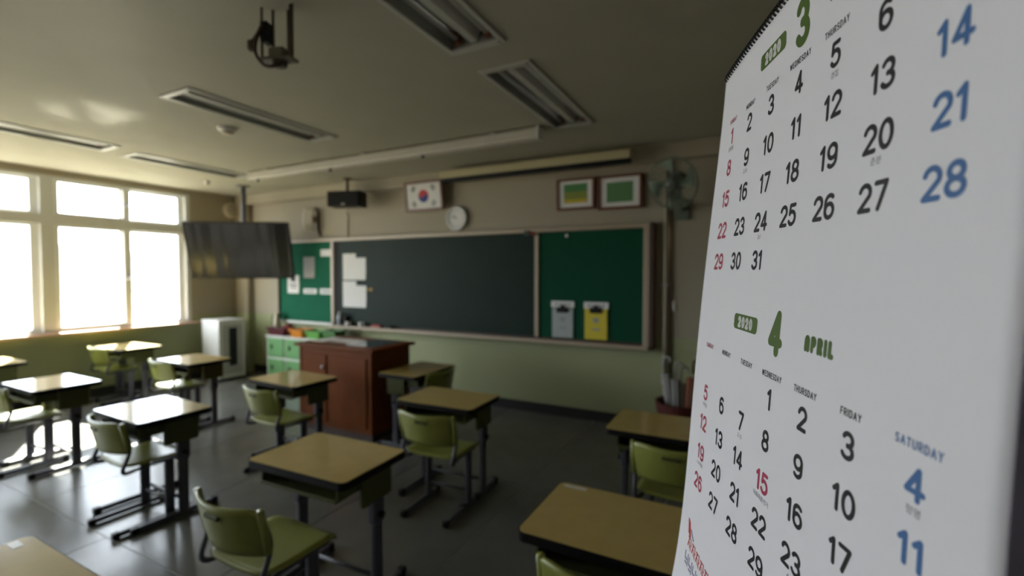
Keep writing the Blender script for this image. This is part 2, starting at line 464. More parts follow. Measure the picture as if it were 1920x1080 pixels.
for i, (x, y, r, lab) in enumerate(DESKS):
    o = d0 if i == 0 else copy_tree(d0)
    o.location = (x, y, 0); o.rotation_euler = (0, 0, r); tag(o, lab, 'desk', 'pupil desks in rows')
for i, (x, y, r, lab) in enumerate(CHAIRS):
    o = c0 if i == 0 else copy_tree(c0)
    o.location = (x, y, 0); o.rotation_euler = (0, 0, r); tag(o, lab, 'chair', 'green plastic pupil chairs')
tag(mobj('name_sticker', B((-0.03, 0.03, -0.014, 0.014, 0.7003, 0.701)), mat('coated_paper', (0.75, 0.74, 0.70), 0.35, coat=0.8, coat_rough=0.1)), 'small white sticker on the desk at bottom left corner', 'sticker').location = (-2.21, 0.615, 0)
tag(mobj('name_sticker', B((-0.05, 0.05, -0.010, 0.010, 0.7003, 0.701)), mat('coated_paper', (0.75, 0.74, 0.70), 0.35, coat=0.8, coat_rough=0.1)), 'white name sticker on far corner of the desk beside the calendar', 'sticker').location = (-0.655, 1.885, 0)

# ================================================================== CHALKBOARD
YB0 = YF - 0.045
cb = thing('chalkboard', 'long green chalkboard with two pinboard wings on the front wall', 'chalkboard', (-3.75, YF, 0.84))
def cbpart(name, boxes, m, bev=0.0, parent=None):
    bm = B(*boxes, bev=bev)
    for v in bm.verts: v.co -= Vector((-3.75, YF, 0.84))
    return mobj(name, bm, m, parent or cb)
def parent_at(ch, par):
    ch.parent = par
cbpart('backing', [(-6.65, -0.90, YF - 0.04, YF - 0.001, 0.87, 2.13)], M_DKBR)
M_FELTR = M_FELTL
cbpart('pinboard', [(-6.63, -5.49, YF - 0.05, YF - 0.04, 0.90, 2.10)], M_FELTL)['label'] = 'bright green left pinboard wing'
cbpart('chalk_panel', [(-5.35, -2.20, YF - 0.062, YF - 0.04, 0.90, 2.10)], M_CHALK)['label'] = 'dark green writing panel'
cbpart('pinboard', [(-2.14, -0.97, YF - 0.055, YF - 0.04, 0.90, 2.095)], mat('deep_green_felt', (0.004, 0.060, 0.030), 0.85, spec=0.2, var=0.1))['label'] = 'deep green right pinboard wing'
cbpart('seam_strip', [(-5.423, -5.335, YF - 0.066, YF - 0.04, 0.90, 2.10)], mat('blackish_brown', (0.012, 0.006, 0.004), 0.6, spec=0.15))
cbpart('top_rail', [(-6.65, -0.90, YF - 0.075, YF - 0.04, 2.10, 2.145)], M_TRIM, 0.006)
cbpart('bottom_rail', [(-6.65, -5.47, YF - 0.07, YF - 0.04, 0.86, 0.90)], M_WHITE, 0.005)
cbpart('divider', [(-5.485, -5.425, YF - 0.075, YF - 0.04, 0.90, 2.10)], M_TRIM, 0.006)
cbpart('divider', [(-2.195, -2.145, YF - 0.075, YF - 0.04, 0.90, 2.10)], M_TRIM, 0.006)
cbpart('end_rail', [(-0.965, -0.90, YF - 0.085, YF - 0.04, 0.86, 2.145)], M_TRIM, 0.008)
cbpart('end_rail', [(-6.66, -6.635, YF - 0.075, YF - 0.04, 0.86, 2.145)], M_DKBR, 0.005)
cbpart('end_cap', [(-0.895, -0.855, YF - 0.09, YF - 0.001, 0.84, 2.15)], M_DKBR, 0.006)
cbpart('chalk_ledge', [(-5.47, -0.90, YF - 0.15, YF - 0.04, 0.845, 0.872), (-5.47, -0.90, YF - 0.158, YF - 0.145, 0.845, 0.885)], M_TRIM, 0.004)
LEDGE_Z = 0.872

def sheet(name, x0, x1, z0, z1, y, label, cat, m=None, curl=0.008, group=None):
    bm = bmesh.new(); w, h = (x1 - x0) / 2, (z1 - z0) / 2
    shell(bm, lambda u, v: (w * u, -curl * max(0, -v) ** 2 * (0.5 + 0.5 * u), h * v), 6, 6, 0.0012)
    o = mobj(name, bm, m or M_PAPER); o.location = ((x0 + x1) / 2, y, (z0 + z1) / 2)
    return tag(o, label, cat, group)
def pxsheet(name, a, b, label, cat, y=YF - 0.053, m=None, **k):
    p, q = on_y(*a, y), on_y(*b, y)
    return sheet(name, p.x, q.x, q.z, p.z, y, label, cat, m, **k)
M_INK = mat('print_ink', (0.05, 0.05, 0.055), 0.7)
M_GREYPR = mat('grey_print', (0.30, 0.30, 0.29), 0.8)
pxsheet('note_strip', (601, 468), (625, 480), 'white strip pinned at upper right of the left pinboard', 'note')
n2 = pxsheet('notice', (569, 482), (590, 521), 'grey typed notice in the middle of the left pinboard', 'notice', m=mat('grey_notice', (0.42, 0.42, 0.41), 0.8))
for k in range(7):
    bm = B((-0.10, 0.10 if k % 3 else 0.06, -0.0022, -0.0012, 0.135 - k * 0.045, 0.146 - k * 0.045)); mobj('text_line', bm, M_GREYPR, n2)
n3 = pxsheet('notice', (539, 516), (561, 550), 'white notice with a dark picture, lower left of the left pinboard', 'notice')
mobj('picture', B((-0.05, 0.05, -0.0025, -0.0012, 0.04, 0.12)), M_INK, n3)
mobj('text_line', B((-0.08, 0.08, -0.0025, -0.0012, -0.02, 0.0)), M_INK, n3); mobj('text_line', B((-0.06, 0.07, -0.0025, -0.0012, -0.06, -0.045)), M_INK, n3)
for lab, a, b in (('white strip low on the left pinboard, next to the white notice', (569, 541), (594, 551)), ('white strip low on the left pinboard, next to the divider rail', (600, 541), (625, 552))):
    s_ = pxsheet('note_strip', a, b, lab, 'note'); mobj('text_line', B((-0.10, 0.10, -0.0025, -0.0012, -0.012, 0.012)), M_GREYPR, s_)
# two big papers on the chalk panel, each with a small flap on top
for lab, (a, b), (fa, fb) in (('upper white paper on the left end of the chalk panel', ((643, 484), (686, 525)), ((643, 476), (667, 486))),
                              ('lower white paper on the left end of the chalk panel', ((643, 535), (687, 577)), ((643, 527), (668, 537)))):
    s_ = pxsheet('paper_poster', a, b, lab, 'paper', y=YF - 0.066)
    p, q = on_y(*fa, YF - 0.068), on_y(*fb, YF - 0.068)
    bm = B((p.x, q.x, YF - 0.0695, YF - 0.068, q.z, p.z))
    for v in bm.verts: v.co -= Vector(s_.location)
    mobj('flap', bm, M_PAPER, s_)
# clip pads on the right pinboard
M_YEL = mat('yellow_card', (0.62, 0.50, 0.03), 0.6)
M_GRYC = mat('grey_card', (0.36, 0.40, 0.38), 0.6)
for lab, (a, b), (la, lb), m in (('grey hanging folder under a label strip on the right pinboard', ((1036, 577), (1075, 634)), ((1034, 564), (1077, 577)), M_GRYC),
                                 ('yellow hanging folder under a label strip on the right pinboard', ((1097, 578), (1139, 638)), ((1096, 566), (1142, 580)), M_YEL)):
    yy = YF - 0.058
    p, q = on_y(*a, yy), on_y(*b, yy)
    s_ = thing('hanging_folder', lab, 'folder', ((p.x + q.x) / 2, yy, q.z))
    w, h = (q.x - p.x) / 2, p.z - q.z
    mobj('card', B((-w, w, -0.014, 0.0, 0, h), bev=0.003), m, s_)
    lp, lq = on_y(*la, yy), on_y(*lb, yy)
    lw = (lq.x - lp.x) / 2; lbz = lq.z - q.z
    lb_ = mobj('label_strip', B((-lw, lw, -0.010, 0.0, lbz, lbz + lp.z - lq.z), bev=0.002), M_PAPER, s_)
    for k in range(5):
        mobj('letter_mark', B((-lw * 0.7 + k * lw * 0.3, -lw * 0.7 + k * lw * 0.3 + lw * 0.18, -0.0112, -0.010, lbz + 0.02, lbz + 0.05)), M_GREYPR, lb_)
    mobj('clip', B((-w * 0.55, w * 0.55, -0.026, -0.014, h - 0.05, h + 0.012), (-0.02, 0.02, -0.03, -0.014, h - 0.01, h + 0.035), bev=0.004), M_BLACK, s_)
    mobj('emblem', B((-0.03, 0.03, -0.0155, -0.014, h * 0.55, h * 0.55 + 0.05), (-0.045, 0.045, -0.0155, -0.014, h * 0.30, h * 0.30 + 0.02)), M_GREYPR, s_)
p = on_y(1063, 442, YF - 0.06)
bm = bmesh.new(); lathe(bm, [(0, 0), (0.018, 0), (0.020, 0.006), (0.016, 0.012), (0, 0.014)], 16, Matrix.Translation(p + Vector((0, 0.004, 0))) @ Matrix.Rotation(PI / 2, 4, 'X'))
tag(mobj('magnet', bm, M_WHITE, smooth=True), 'round white magnet near the top of the right pinboard', 'magnet')
p = on_y(692, 543, YF - 0.07)
bm = bmesh.new(); tube(bm, [p + Vector((-0.05, 0, 0)), p + Vector((0.03, 0, 0.005))], 0.010, 8); lathe(bm, [(0, 0), (0.022, 0), (0.024, 0.008), (0, 0.012)], 14, Matrix.Translation(p + Vector((0.04, 0.006, 0))) @ Matrix.Rotation(PI / 2, 4, 'X'))
tag(mobj('yellow_magnet', bm, mat('ochre_plastic', (0.45, 0.25, 0.03), 0.5)), 'small ochre magnet beside the lower paper on the chalk panel', 'magnet')
# clamp on the top rail
p = on_y(990, 437, YF - 0.09)
t = thing('clip_clamp', 'dark green clamp clipped on the chalkboard top rail', 'clamp', (p.x, YF - 0.08, p.z))
mobj('jaw', B((-0.05, 0.03, -0.03, 0.03, -0.03, 0.028), bev=0.008), mat('dark_green_plastic', (0.02, 0.05, 0.03), 0.4), t)
bm = bmesh.new(); tube(bm, [(0.03, -0.02, 0), (0.09, -0.02, -0.02)], 0.014, 8); mobj('handle', bm, mat('dull_red', (0.30, 0.05, 0.03), 0.5), t)
# ledge items
def bottle(name, px, py, h, r, m, label, cap=None):
    p = on_y(px, py, YF - 0.10)
    t = thing(name, label, 'bottle', (p.x, YF - 0.10, LEDGE_Z))
    bm = bmesh.new(); lathe(bm, [(0, 0), (r, 0), (r, h * 0.62), (r * 0.8, h * 0.75), (r * 0.42, h * 0.83), (r * 0.42, h * 0.88), (0, h * 0.88)], 16); mobj('body', bm, m, t, smooth=True)
    bm = bmesh.new(); lathe(bm, [(0, h * 0.88), (r * 0.5, h * 0.88), (r * 0.5, h), (0, h)], 14); mobj('cap', bm, cap or M_WHITE, t)
bottle('spray_bottle', 637, 610, 0.20, 0.036, mat('pale_bottle', (0.42, 0.47, 0.50), 0.2), 'pale bottle standing at the left end of the chalk ledge')
bottle('dark_bottle', 649, 610, 0.19, 0.034, M_BLACK, 'black bottle beside the pale bottle on the chalk ledge', M_BLACK)
for px, lab in ((652, 'white cup on the chalk ledge next to the black bottle'), (677, 'white cup standing alone on the chalk ledge')):
    p = on_y(px, 610, YF - 0.115)
    t = thing('cup', lab, 'cup', (p.x, YF - 0.115, LEDGE_Z), 0, 'white cups on the chalk ledge')
    bm = bmesh.new(); lathe(bm, [(0, 0), (0.03, 0), (0.036, 0.075), (0.032, 0.075), (0.027, 0.008), (0, 0.008)], 16); mobj('body', bm, M_WHITE, t, smooth=True)
    bm = bmesh.new(); tube(bm, [(0.033, 0, 0.06), (0.055, 0, 0.055), (0.055, 0, 0.03), (0.031, 0, 0.02)], 0.005, 6); mobj('handle', bm, M_WHITE, t, smooth=True)
def eraser(px, w, m, m2, lab):
    p = on_y(px, 612, YF - 0.105)
    t = thing('board_eraser', lab, 'eraser', (p.x, YF - 0.105, LEDGE_Z))
    mobj('grip', B((-w, w, -0.028, 0.028, 0.018, 0.045), bev=0.006), m, t)
    mobj('felt_pad', B((-w * 0.97, w * 0.97, -0.026, 0.026, 0, 0.018)), m2, t)
eraser(706, 0.085, mat('red_plastic', (0.45, 0.06, 0.03), 0.4), M_GREYPR, 'red board eraser on the chalk ledge')
eraser(728, 0.07, M_BLACK, M_DKBR, 'black board eraser on the chalk ledge')

# ================================================================== LECTERN
lt = thing('teacher_lectern', 'reddish brown wooden teacher lectern desk before the chalkboard', 'lectern', (-3.70, 3.60, 0))
w, d, h = 0.50, 0.28, 0.872
mobj('front_panel', B((-w, w, -d, -d + 0.02, 0.07, h)), M_WOOD, lt)
mobj('side_panel', B((w - 0.02, w, -d + 0.02, d, 0.07, h)), M_WOOD, lt)
mobj('side_panel', B((-w, -w + 0.02, -d + 0.02, d, 0.07, h)), M_WOOD, lt)
mobj('corner_post', B((w - 0.035, w + 0.006, -d - 0.006, -d + 0.03, 0.07, h), bev=0.006), M_WOOD, lt)
mobj('corner_post', B((-w - 0.006, -w + 0.035, -d - 0.006, -d + 0.03, 0.07, h), bev=0.006), M_WOOD, lt)
mobj('plinth', B((-w + 0.01, w - 0.01, -d + 0.02, d - 0.02, 0, 0.07)), M_DKBR, lt)
mobj('shelf', B((-w + 0.02, w - 0.02, -d + 0.02, d - 0.02, 0.40, 0.42)), M_WOOD, lt)
dp = mobj('door_panel', B((-w + 0.05, -0.10, -d - 0.012, -d - 0.0005, 0.12, h - 0.07), bev=0.004), M_WOOD, lt)
for z in (0.68, 0.575):
    bm = bmesh.new(); lathe(bm, [(0, 0), (0.012, 0), (0.016, 0.012), (0.010, 0.022), (0, 0.024)], 12, Matrix.Translation((-0.14, -d - 0.012, z)) @ Matrix.Rotation(PI / 2, 4, 'X')); mobj('knob', bm, M_METAL, dp, smooth=True)
mobj('door_panel', B((-0.07, w - 0.06, -d - 0.012, -d - 0.0005, 0.12, h - 0.07), bev=0.004), M_WOOD, lt)
tp = mobj('top', B((-w - 0.05, w + 0.05, -d - 0.04, d + 0.04, h, h + 0.03), bev=0.008, seg=2), M_WOOD, lt)
mobj('monitor_glass', B((0.06, 0.44, -0.20, 0.24, h + 0.0302, h + 0.034)), mat('dark_glass', (0.02, 0.025, 0.028), 0.08, var=0.02), tp)
tag(mobj('paper_sheet', B((-3.98, -3.66, 3.52, 3.74, h + 0.0302, h + 0.032)), M_PAPER), 'white paper lying on top of the brown lectern', 'paper')
tag(mobj('paper_sheet', B((-4.20, -4.02, 3.46, 3.76, h + 0.0302, h + 0.033)), M_PAPER), 'pale paper at the left end of the lectern top', 'paper')

# ================================================================== GREEN LOCKERS AND BASKETS
LY, LZ = 4.60, 0.69
lk = thing('green_locker_cabinet', 'low white cubby cabinet with green doors beside the lectern', 'cabinet', (-5.77, 4.755, 0))
M_LOCKG = mat('locker_green', (0.16, 0.37, 0.15), 0.45, var=0.06)
mobj('carcass', B((-0.81, 0.81, -0.135, 0.135, 0.03, LZ - 0.02)), M_WHITE, lk)
mobj('top_board', B((-0.83, 0.83, -0.16, 0.14, LZ - 0.02, LZ), bev=0.005), M_WHITE, lk)
mobj('plinth', B((-0.80, 0.80, -0.12, 0.12, 0, 0.03)), M_BLACK, lk)
for i in range(4):
    for j in range(2):
        x0 = -0.78 + i * 0.395; z0 = 0.05 + j * 0.315
        dr = mobj('door', B((x0, x0 + 0.365, -0.15, -0.136, z0, z0 + 0.285), bev=0.006), M_LOCKG, lk)
        bm = bmesh.new(); box(bm, x0 + 0.08, x0 + 0.125, -0.158, -0.150, z0 + 0.12, z0 + 0.19, bev=0.004); mobj('handle', bm, M_BLACK, dr)
def basket(px, y, wx, wy, hh, m, label, name='storage_basket', lip=None):
    p = on_y(px, 620, y)
    t = thing(name, label, 'basket', (p.x, y, LZ))
    bm = bmesh.new()
    lo = 0.85
    a = [(-wx * lo, -wy * lo), (wx * lo, -wy * lo), (wx * lo, wy * lo), (-wx * lo, wy * lo)]
    b = [(-wx, -wy), (wx, -wy), (wx, wy), (-wx, wy)]
    A = [bm.verts.new((x, yy, 0)) for x, yy in a]; Bv = [bm.verts.new((x, yy, hh)) for x, yy in b]
    Ci = [bm.verts.new((x * 0.93, yy * 0.93, hh)) for x, yy in b]; Di = [bm.verts.new((x * 0.93, yy * 0.93, 0.008)) for x, yy in a]
    bm.faces.new(list(reversed(A))); bm.faces.new(Di)
    for k in range(4):
        l = (k + 1) % 4
        bm.faces.new((A[k], A[l], Bv[l], Bv[k])); bm.faces.new((Bv[k], Bv[l], Ci[l], Ci[k])); bm.faces.new((Ci[k], Ci[l], Di[l], Di[k]))
    mobj('body', bm, m, t)
    mobj('rim', B((-wx - 0.012, wx + 0.012, -wy - 0.012, -wy, hh - 0.02, hh + 0.004), (-wx - 0.012, wx + 0.012, wy, wy + 0.012, hh - 0.02, hh + 0.004), (-wx - 0.012, -wx, -wy, wy, hh - 0.02, hh + 0.004), (wx, wx + 0.012, -wy, wy, hh - 0.02, hh + 0.004)), m, t)
    return t
basket(527, 4.72, 0.19, 0.10, 0.115, mat('maroon_plastic', (0.075, 0.009, 0.014), 0.4), 'dark maroon basket at the left end of the green cabinet')
basket(565, 4.70, 0.13, 0.10, 0.115, mat('orange_plastic', (0.60, 0.21, 0.008), 0.4), 'orange basket on the green cabinet')
basket(596, 4.71, 0.135, 0.10, 0.105, mat('bright_green_plastic', (0.13, 0.38, 0.07), 0.4), 'bright green basket beside the orange basket')
basket(626, 4.71, 0.125, 0.10, 0.13, mat('leaf_green_plastic', (0.07, 0.20, 0.05), 0.4), 'darker green basket at the right end behind the lectern')
p = on_y(628, 628, 4.62)
t = thing('black_tray', 'flat black tray in front of the darker green basket', 'tray', (-5.17, 4.645, LZ))
mobj('base', B((-0.12, 0.12, -0.045, -0.0, 0, 0.012)), M_BLACK, t); mobj('rim', B((-0.125, 0.125, -0.05, -0.044, 0, 0.032), (-0.125, 0.125, -0.0, 0.004, 0, 0.032), (-0.13, -0.125, -0.05, 0.004, 0, 0.032), (0.125, 0.13, -0.05, 0.004, 0, 0.032)), M_BLACK, t)
p = on_y(519, 600, 4.78)
t = thing('cream_jug', 'cream jug with dark handle behind the maroon basket', 'jug', (p.x - 0.02, 4.80, LZ))
bm = bmesh.new(); lathe(bm, [(0, 0), (0.05, 0), (0.062, 0.10), (0.05, 0.22), (0.036, 0.29), (0.042, 0.33), (0.036, 0.33), (0.03, 0.29), (0.045, 0.2), (0.05, 0.02), (0, 0.02)], 18); mobj('body', bm, M_CREAM, t, smooth=True)
bm = bmesh.new(); tube(bm, round_path([(-0.04, 0, 0.30), (-0.11, 0, 0.29), (-0.12, 0, 0.12), (-0.055, 0, 0.08)], 0.05), 0.009, 8); mobj('handle', bm, M_DKBR, t, smooth=True)
for px, cols, lab in ((545, (0.16, 0.02, 0.02), 'dark red cloth bundle sticking out of the maroon basket'),):
    p = on_y(px, 610, 4.72)
    bm = bmesh.new(); bmesh.ops.create_icosphere(bm, subdivisions=3, radius=1.0)
    for v in bm.verts: v.co = Vector((p.x - 0.05 + 0.10 * v.co.x * (1 + .2 * math.sin(6 * v.co.z)), 4.72 + 0.06 * v.co.y, LZ + 0.105 + 0.07 * v.co.z * (1 + .15 * math.sin(7 * v.co.x))))
    tag(mobj('cloth_bundle', bm, mat('dark_red_cloth', cols, 0.9), smooth=True), lab, 'cloth')

# ================================================================== AIR UNIT, TV, SPEAKERS
au = thing('air_purifier', 'white floor-standing air unit with a dark slot in the window corner', 'air unit', (-7.27, 4.38, 0))
mobj('housing', B((-0.22, 0.22, -0.205, 0.205, 0.03, 0.90), bev=0.015, seg=2), M_WHITE, au)
mobj('top_cap', B((-0.225, 0.225, -0.21, 0.21, 0.90, 0.925), bev=0.008), M_WHITE, au)
mobj('plinth', B((-0.20, 0.20, -0.18, 0.18, 0, 0.03)), M_BLACK, au)
mobj('front_frame', B((0.221, 0.230, -0.15, 0.15, 0.10, 0.85), bev=0.003), mat('pale_grey_plastic', (0.48, 0.48, 0.46), 0.4), au)
sl = mobj('air_slot', B((0.231, 0.238, -0.06, 0.06, 0.22, 0.80), bev=0.002), M_BLACK, au)
for k in range(9): mobj('louvre', B((0.239, 0.246, -0.055, 0.055, 0.25 + k * 0.06, 0.258 + k * 0.06)), mat('dark_grey_plastic', (0.05, 0.05, 0.05), 0.4), sl)

TVC = at_depth(449, 470, 6.72)
tv = thing('television', 'large black flat television hanging from a ceiling pole by the windows', 'television', (TVC.x, TVC.y, TVC.z))
tv.rotation_euler = (0, 0, math.atan2(0.533, 0.844))     # local -Y faces the class
tilt = Matrix.Rotation(math.radians(15), 4, 'X')
def tvpart(name, boxes, m, parent=tv, bev=0.0):
    bm = B(*boxes, bev=bev)
    for v in bm.verts: v.co = tilt @ v.co
    return mobj(name, bm, m, parent)
TW, TH = 0.72, 0.415
tvpart('casing', [(-TW, TW, 0.0, 0.055, -TH, TH)], M_BLACK, bev=0.008)
tvpart('screen', [(-TW + 0.015, TW - 0.015, -0.004, -0.0005, -TH + 0.02, TH - 0.015)], mat('tv_screen', (0.010, 0.010, 0.012), 0.2, spec=0.42, var=0.05))
tvpart('bezel', [(-TW, TW, -0.008, -0.0005, -TH, -TH + 0.02), (-TW, TW, -0.008, -0.0005, TH - 0.015, TH), (-TW, -TW + 0.015, -0.008, -0.0005, -TH + 0.02, TH - 0.015), (TW - 0.015, TW, -0.008, -0.0005, -TH + 0.02, TH - 0.015)], M_BLACK)
_m = MATS['tv_screen']; _nt = _m.node_tree          # slightly rippled glossy film over the screen
_tc = next(n for n in _nt.nodes if n.type == 'TEX_COORD')
_mp = _nt.nodes.new('ShaderNodeMapping'); _mp.inputs['Scale'].default_value = (3.4, 0.0, 0.12)
_nz = _nt.nodes.new('ShaderNodeTexNoise'); _nz.inputs['Scale'].default_value = 1.0; _nz.inputs['Detail'].default_value = 1.5
_bp = _nt.nodes.new('ShaderNodeBump'); _bp.inputs['Strength'].default_value = 1.0; _bp.inputs['Distance'].default_value = 0.030
_nt.links.new(_tc.outputs['Object'], _mp.inputs[0]); _nt.links.new(_mp.outputs[0], _nz.inputs['Vector'])
_nt.links.new(_nz.outputs['Fac'], _bp.inputs['Height']); _nt.links.new(_bp.outputs[0], _nt.nodes['Principled BSDF'].inputs['Normal'])
mt = tvpart('mount_plate', [(-0.2, 0.2, 0.056, 0.10, -0.2, 0.2)], M_BLACK, bev=0.005)
bm = bmesh.new(); tube(bm, [(0, 0.15, -0.1), (0, 0.15, ZC - TVC.z)], 0.032, 14); lathe(bm, [(0, 0), (0.09, 0), (0.09, 0.012), (0, 0.012)], 16, Matrix.Translation((0, 0.15, ZC - TVC.z - 0.012)))
mobj('ceiling_pole', bm, M_STEEL, tv)
mobj('tilt_arm', B((-0.05, 0.05, 0.09, 0.20, -0.06, 0.06), bev=0.006), M_BLACK, tv)

sp = thing('hanging_speaker', 'black loudspeaker box hung from the ceiling above the chalkboard', 'speaker', (-4.87, 4.62, 2.53), 0.30)
mobj('cabinet', B((-0.235, 0.235, -0.10, 0.12, 0, 0.205), bev=0.01), M_BLACK, sp)
gr = mobj('grille', B((-0.225, 0.225, -0.112, -0.1005, 0.012, 0.193), bev=0.004), mat('speaker_cloth', (0.009, 0.009, 0.009), 0.9), sp)
mobj('badge', B((-0.02, 0.03, -0.1145, -0.112, 0.018, 0.035)), M_METAL, gr)
bm = bmesh.new(); tube(bm, [(0, 0.02, 0.205), (0, 0.02, ZC - 2.53)], 0.018, 10); lathe(bm, [(0, 0), (0.06, 0), (0.06, 0.012), (0, 0.012)], 14, Matrix.Translation((0, 0.02, ZC - 2.53 - 0.012)))
mobj('ceiling_bracket', bm, M_DKBR, sp)
bm = bmesh.new()
pa, pb = on_y(653, 390, YF - 0.012), on_y(652, 446, YF - 0.012)
tube(bm, [(-4.85, 4.66, 2.535), (pa.x, YF - 0.05, 2.50), (pa.x, YF - 0.012, pa.z - 0.1), (pb.x, YF - 0.012, 2.15)], 0.007, 6)
tag(mobj('speaker_cable', bm, mat('tan_cable', (0.22, 0.17, 0.10), 0.6), smooth=True), 'thin tan cable running from the speaker down to the chalkboard', 'cable')

p = on_x(432, 395, XL)
ws = thing('round_wall_speaker', 'round cream wall speaker near the window corner by the ceiling', 'speaker', (XL, p.y, p.z))
bm = bmesh.new(); lathe(bm, [(0, 0), (0.125, 0), (0.125, 0.05), (0.11, 0.065), (0, 0.065)], 24, Matrix.Rotation(PI / 2, 4, 'Y')); mobj('body', bm, M_CREAM, ws, smooth=False)
bm = bmesh.new(); lathe(bm, [(0, 0.066), (0.095, 0.066), (0.06, 0.075), (0, 0.078)], 24, Matrix.Rotation(PI / 2, 4, 'Y')); mobj('grille', bm, mat('cream_grille', (0.45, 0.40, 0.32), 0.6), ws)
# beige wall bracket with brown cord
p = on_y(588, 412, YF - 0.05)
wb = thing('wall_bracket_box', 'beige curved wall bracket with a brown cord left of the speaker', 'wall bracket', (p.x, YF, p.z))
def wbf(u, v): return (-0.02 + 0.075 * u, -0.10 - 0.04 * math.cos(1.4 * v) + 0.03 * u, 0.17 * v)
bm = bmesh.new(); shell(bm, wbf, 6, 12, 0.012); mobj('cover', bm, M_CREAM, wb, smooth=True)
mobj('arm', B((-0.03, 0.03, -0.11, 0, -0.04, 0.06), bev=0.006), M_CREAM, wb)
bm = bmesh.new(); tube(bm, round_path([(0.06, -0.06, 0.17), (0.10, -0.06, 0.12), (0.07, -0.03, -0.03), (0.06, -0.02, -0.16), (0.10, -0.01, -0.24)], 0.08), 0.020, 8); mobj('cord', bm, M_DKBR, wb, smooth=True)

# ================================================================== FRAMES, CLOCK
def disc(bm, cx_, cz, r, y, n=24, a0=0, a1=2 * PI, th=0.0008):
    vs = [bm.verts.new((cx_ + r * math.cos(a0 + (a1 - a0) * k / n), y, cz + r * math.sin(a0 + (a1 - a0) * k / n))) for k in range(n + (0 if a1 - a0 > 6.2 else 1))]
    bm.faces.new(vs)
def frame(name, cx_, cz, w, h, y, label, lean=0.0, cat='framed picture', fm=None, group=None):
    t = thing(name, label, cat, (cx_, y, cz - h / 2), 0, group)
    t.rotation_euler = (lean, 0, 0)
    fw = 0.028; W, H = w / 2, h
    mobj('frame', B((-W, -W + fw, -0.03, 0, 0, H), (W - fw, W, -0.03, 0, 0, H), (-W + fw, W - fw, -0.03, 0, 0, fw), (-W + fw, W - fw, -0.03, 0, H - fw, H), bev=0.003), fm or M_FRAMEW, t)
    mb = mobj('mount_board', B((-W + fw, W - fw, -0.016, -0.002, fw, H - fw)), M_PAPER, t)
    return t, mb
fl, mb = frame('flag_frame', -3.745, 2.63, 0.60, 0.375, YF - 0.075, 'brown framed national flag with red and blue circle above the chalkboard', 0.12, 'flag')
M_FRED = mat('flag_red', (0.55, 0.02, 0.03), 0.6); M_FBLUE = mat('flag_blue', (0.01, 0.03, 0.22), 0.6)
ang = -math.atan2(2, 3)
R_ = 0.082; yy = -0.0175; cz = 0.1875
def emblem(half, m):
    bm = bmesh.new(); pts = []
    n = 18; s = 1 if half == 0 else -1
    for k in range(n + 1):                       # outer half circle
        a = PI * k / n; pts.append((R_ * math.cos(a) * s, R_ * math.sin(a) * s))
    for k in range(1, n):                        # small bulge on the left, then bite on the right
        a = PI + PI * k / n; pts.append(((-R_ / 2 + R_ / 2 * math.cos(a)) * s, (R_ / 2 * math.sin(a)) * s))
    pts.append((0, 0))
    for k in range(1, n):
        a = PI - PI * k / n; pts.append(((R_ / 2 + R_ / 2 * math.cos(a)) * s, (R_ / 2 * math.sin(a)) * s))
    ca, sa = math.cos(ang), math.sin(ang)
    vs = [bm.verts.new((x * ca - z * sa, yy, cz + x * sa + z * ca)) for x, z in pts]
    f = bm.faces.new(vs)
    bmesh.ops.triangulate(bm, faces=[f])
    mobj('emblem_half', bm, m, mb)
emblem(0, M_FRED); emblem(1, M_FBLUE)
TRI = {(-1, 1): (1, 1, 1), (1, 1): (0, 1, 0), (-1, -1): (1, 0, 1), (1, -1): (0, 0, 0)}
for (sx, sz), bars in TRI.items():
    cxx, czz = sx * 0.155, cz + sz * 0.098
    rad = Vector((sx * 3, 0, sz * 2)).normalized(); tan = Vector((-rad.z, 0, rad.x))
    bm = bmesh.new()
    for k in range(3):
        c_ = Vector((cxx, -0.0175, czz)) + rad * ((k - 1) * -0.019)
        for a, b in (((-0.035, 0.035),) if bars[k] else ((-0.035, -0.004), (0.004, 0.035))):
            q = [c_ + tan * a - rad * 0.006, c_ + tan * b - rad * 0.006, c_ + tan * b + rad * 0.006, c_ + tan * a + rad * 0.006]
            bm.faces.new([bm.verts.new(v) for v in q])
    mobj('trigram', bm, M_INK, mb)
f1, mb = frame('picture_frame', -1.715, 2.505, 0.44, 0.345, YF - 0.02, 'framed green and yellow picture above the right pinboard', 0.03, group='school picture frames')
mobj('print', B((-0.135, 0.135, -0.0185, -0.016, 0.20, 0.285)), mat('print_green', (0.07, 0.22, 0.06), 0.6), mb)
mobj('print', B((-0.135, 0.135, -0.0185, -0.016, 0.115, 0.20)), mat('print_olive', (0.24, 0.28, 0.04), 0.6), mb)
mobj('print', B((-0.135, 0.135, -0.0185, -0.016, 0.075, 0.115)), mat('print_yellow', (0.55, 0.42, 0.02), 0.6), mb)
f2, mb = frame('picture_frame', -1.225, 2.49, 0.47, 0.36, YF - 0.02, 'framed plain green picture next to the wall fan', 0.03, group='school picture frames')
mobj('print', B((-0.14, 0.14, -0.0185, -0.016, 0.075, 0.285)), mat('print_moss', (0.10, 0.24, 0.09), 0.6), mb)
ck = thing('wall_clock', 'round white wall clock above the chalkboard', 'clock', (-3.29, YF, 2.325))
RX = Matrix.Rotation(PI / 2, 4, 'X')
bm = bmesh.new(); lathe(bm, [(0, 0.0), (0.15, 0.0), (0.155, 0.03), (0.145, 0.05), (0.128, 0.05), (0.125, 0.036), (0, 0.036)], 32, RX); mobj('rim', bm, M_WHITE, ck, smooth=False)
bm = bmesh.new(); disc(bm, 0, 0, 0.124, -0.0375, 32); dial = mobj('dial', bm, M_PAPER, ck)
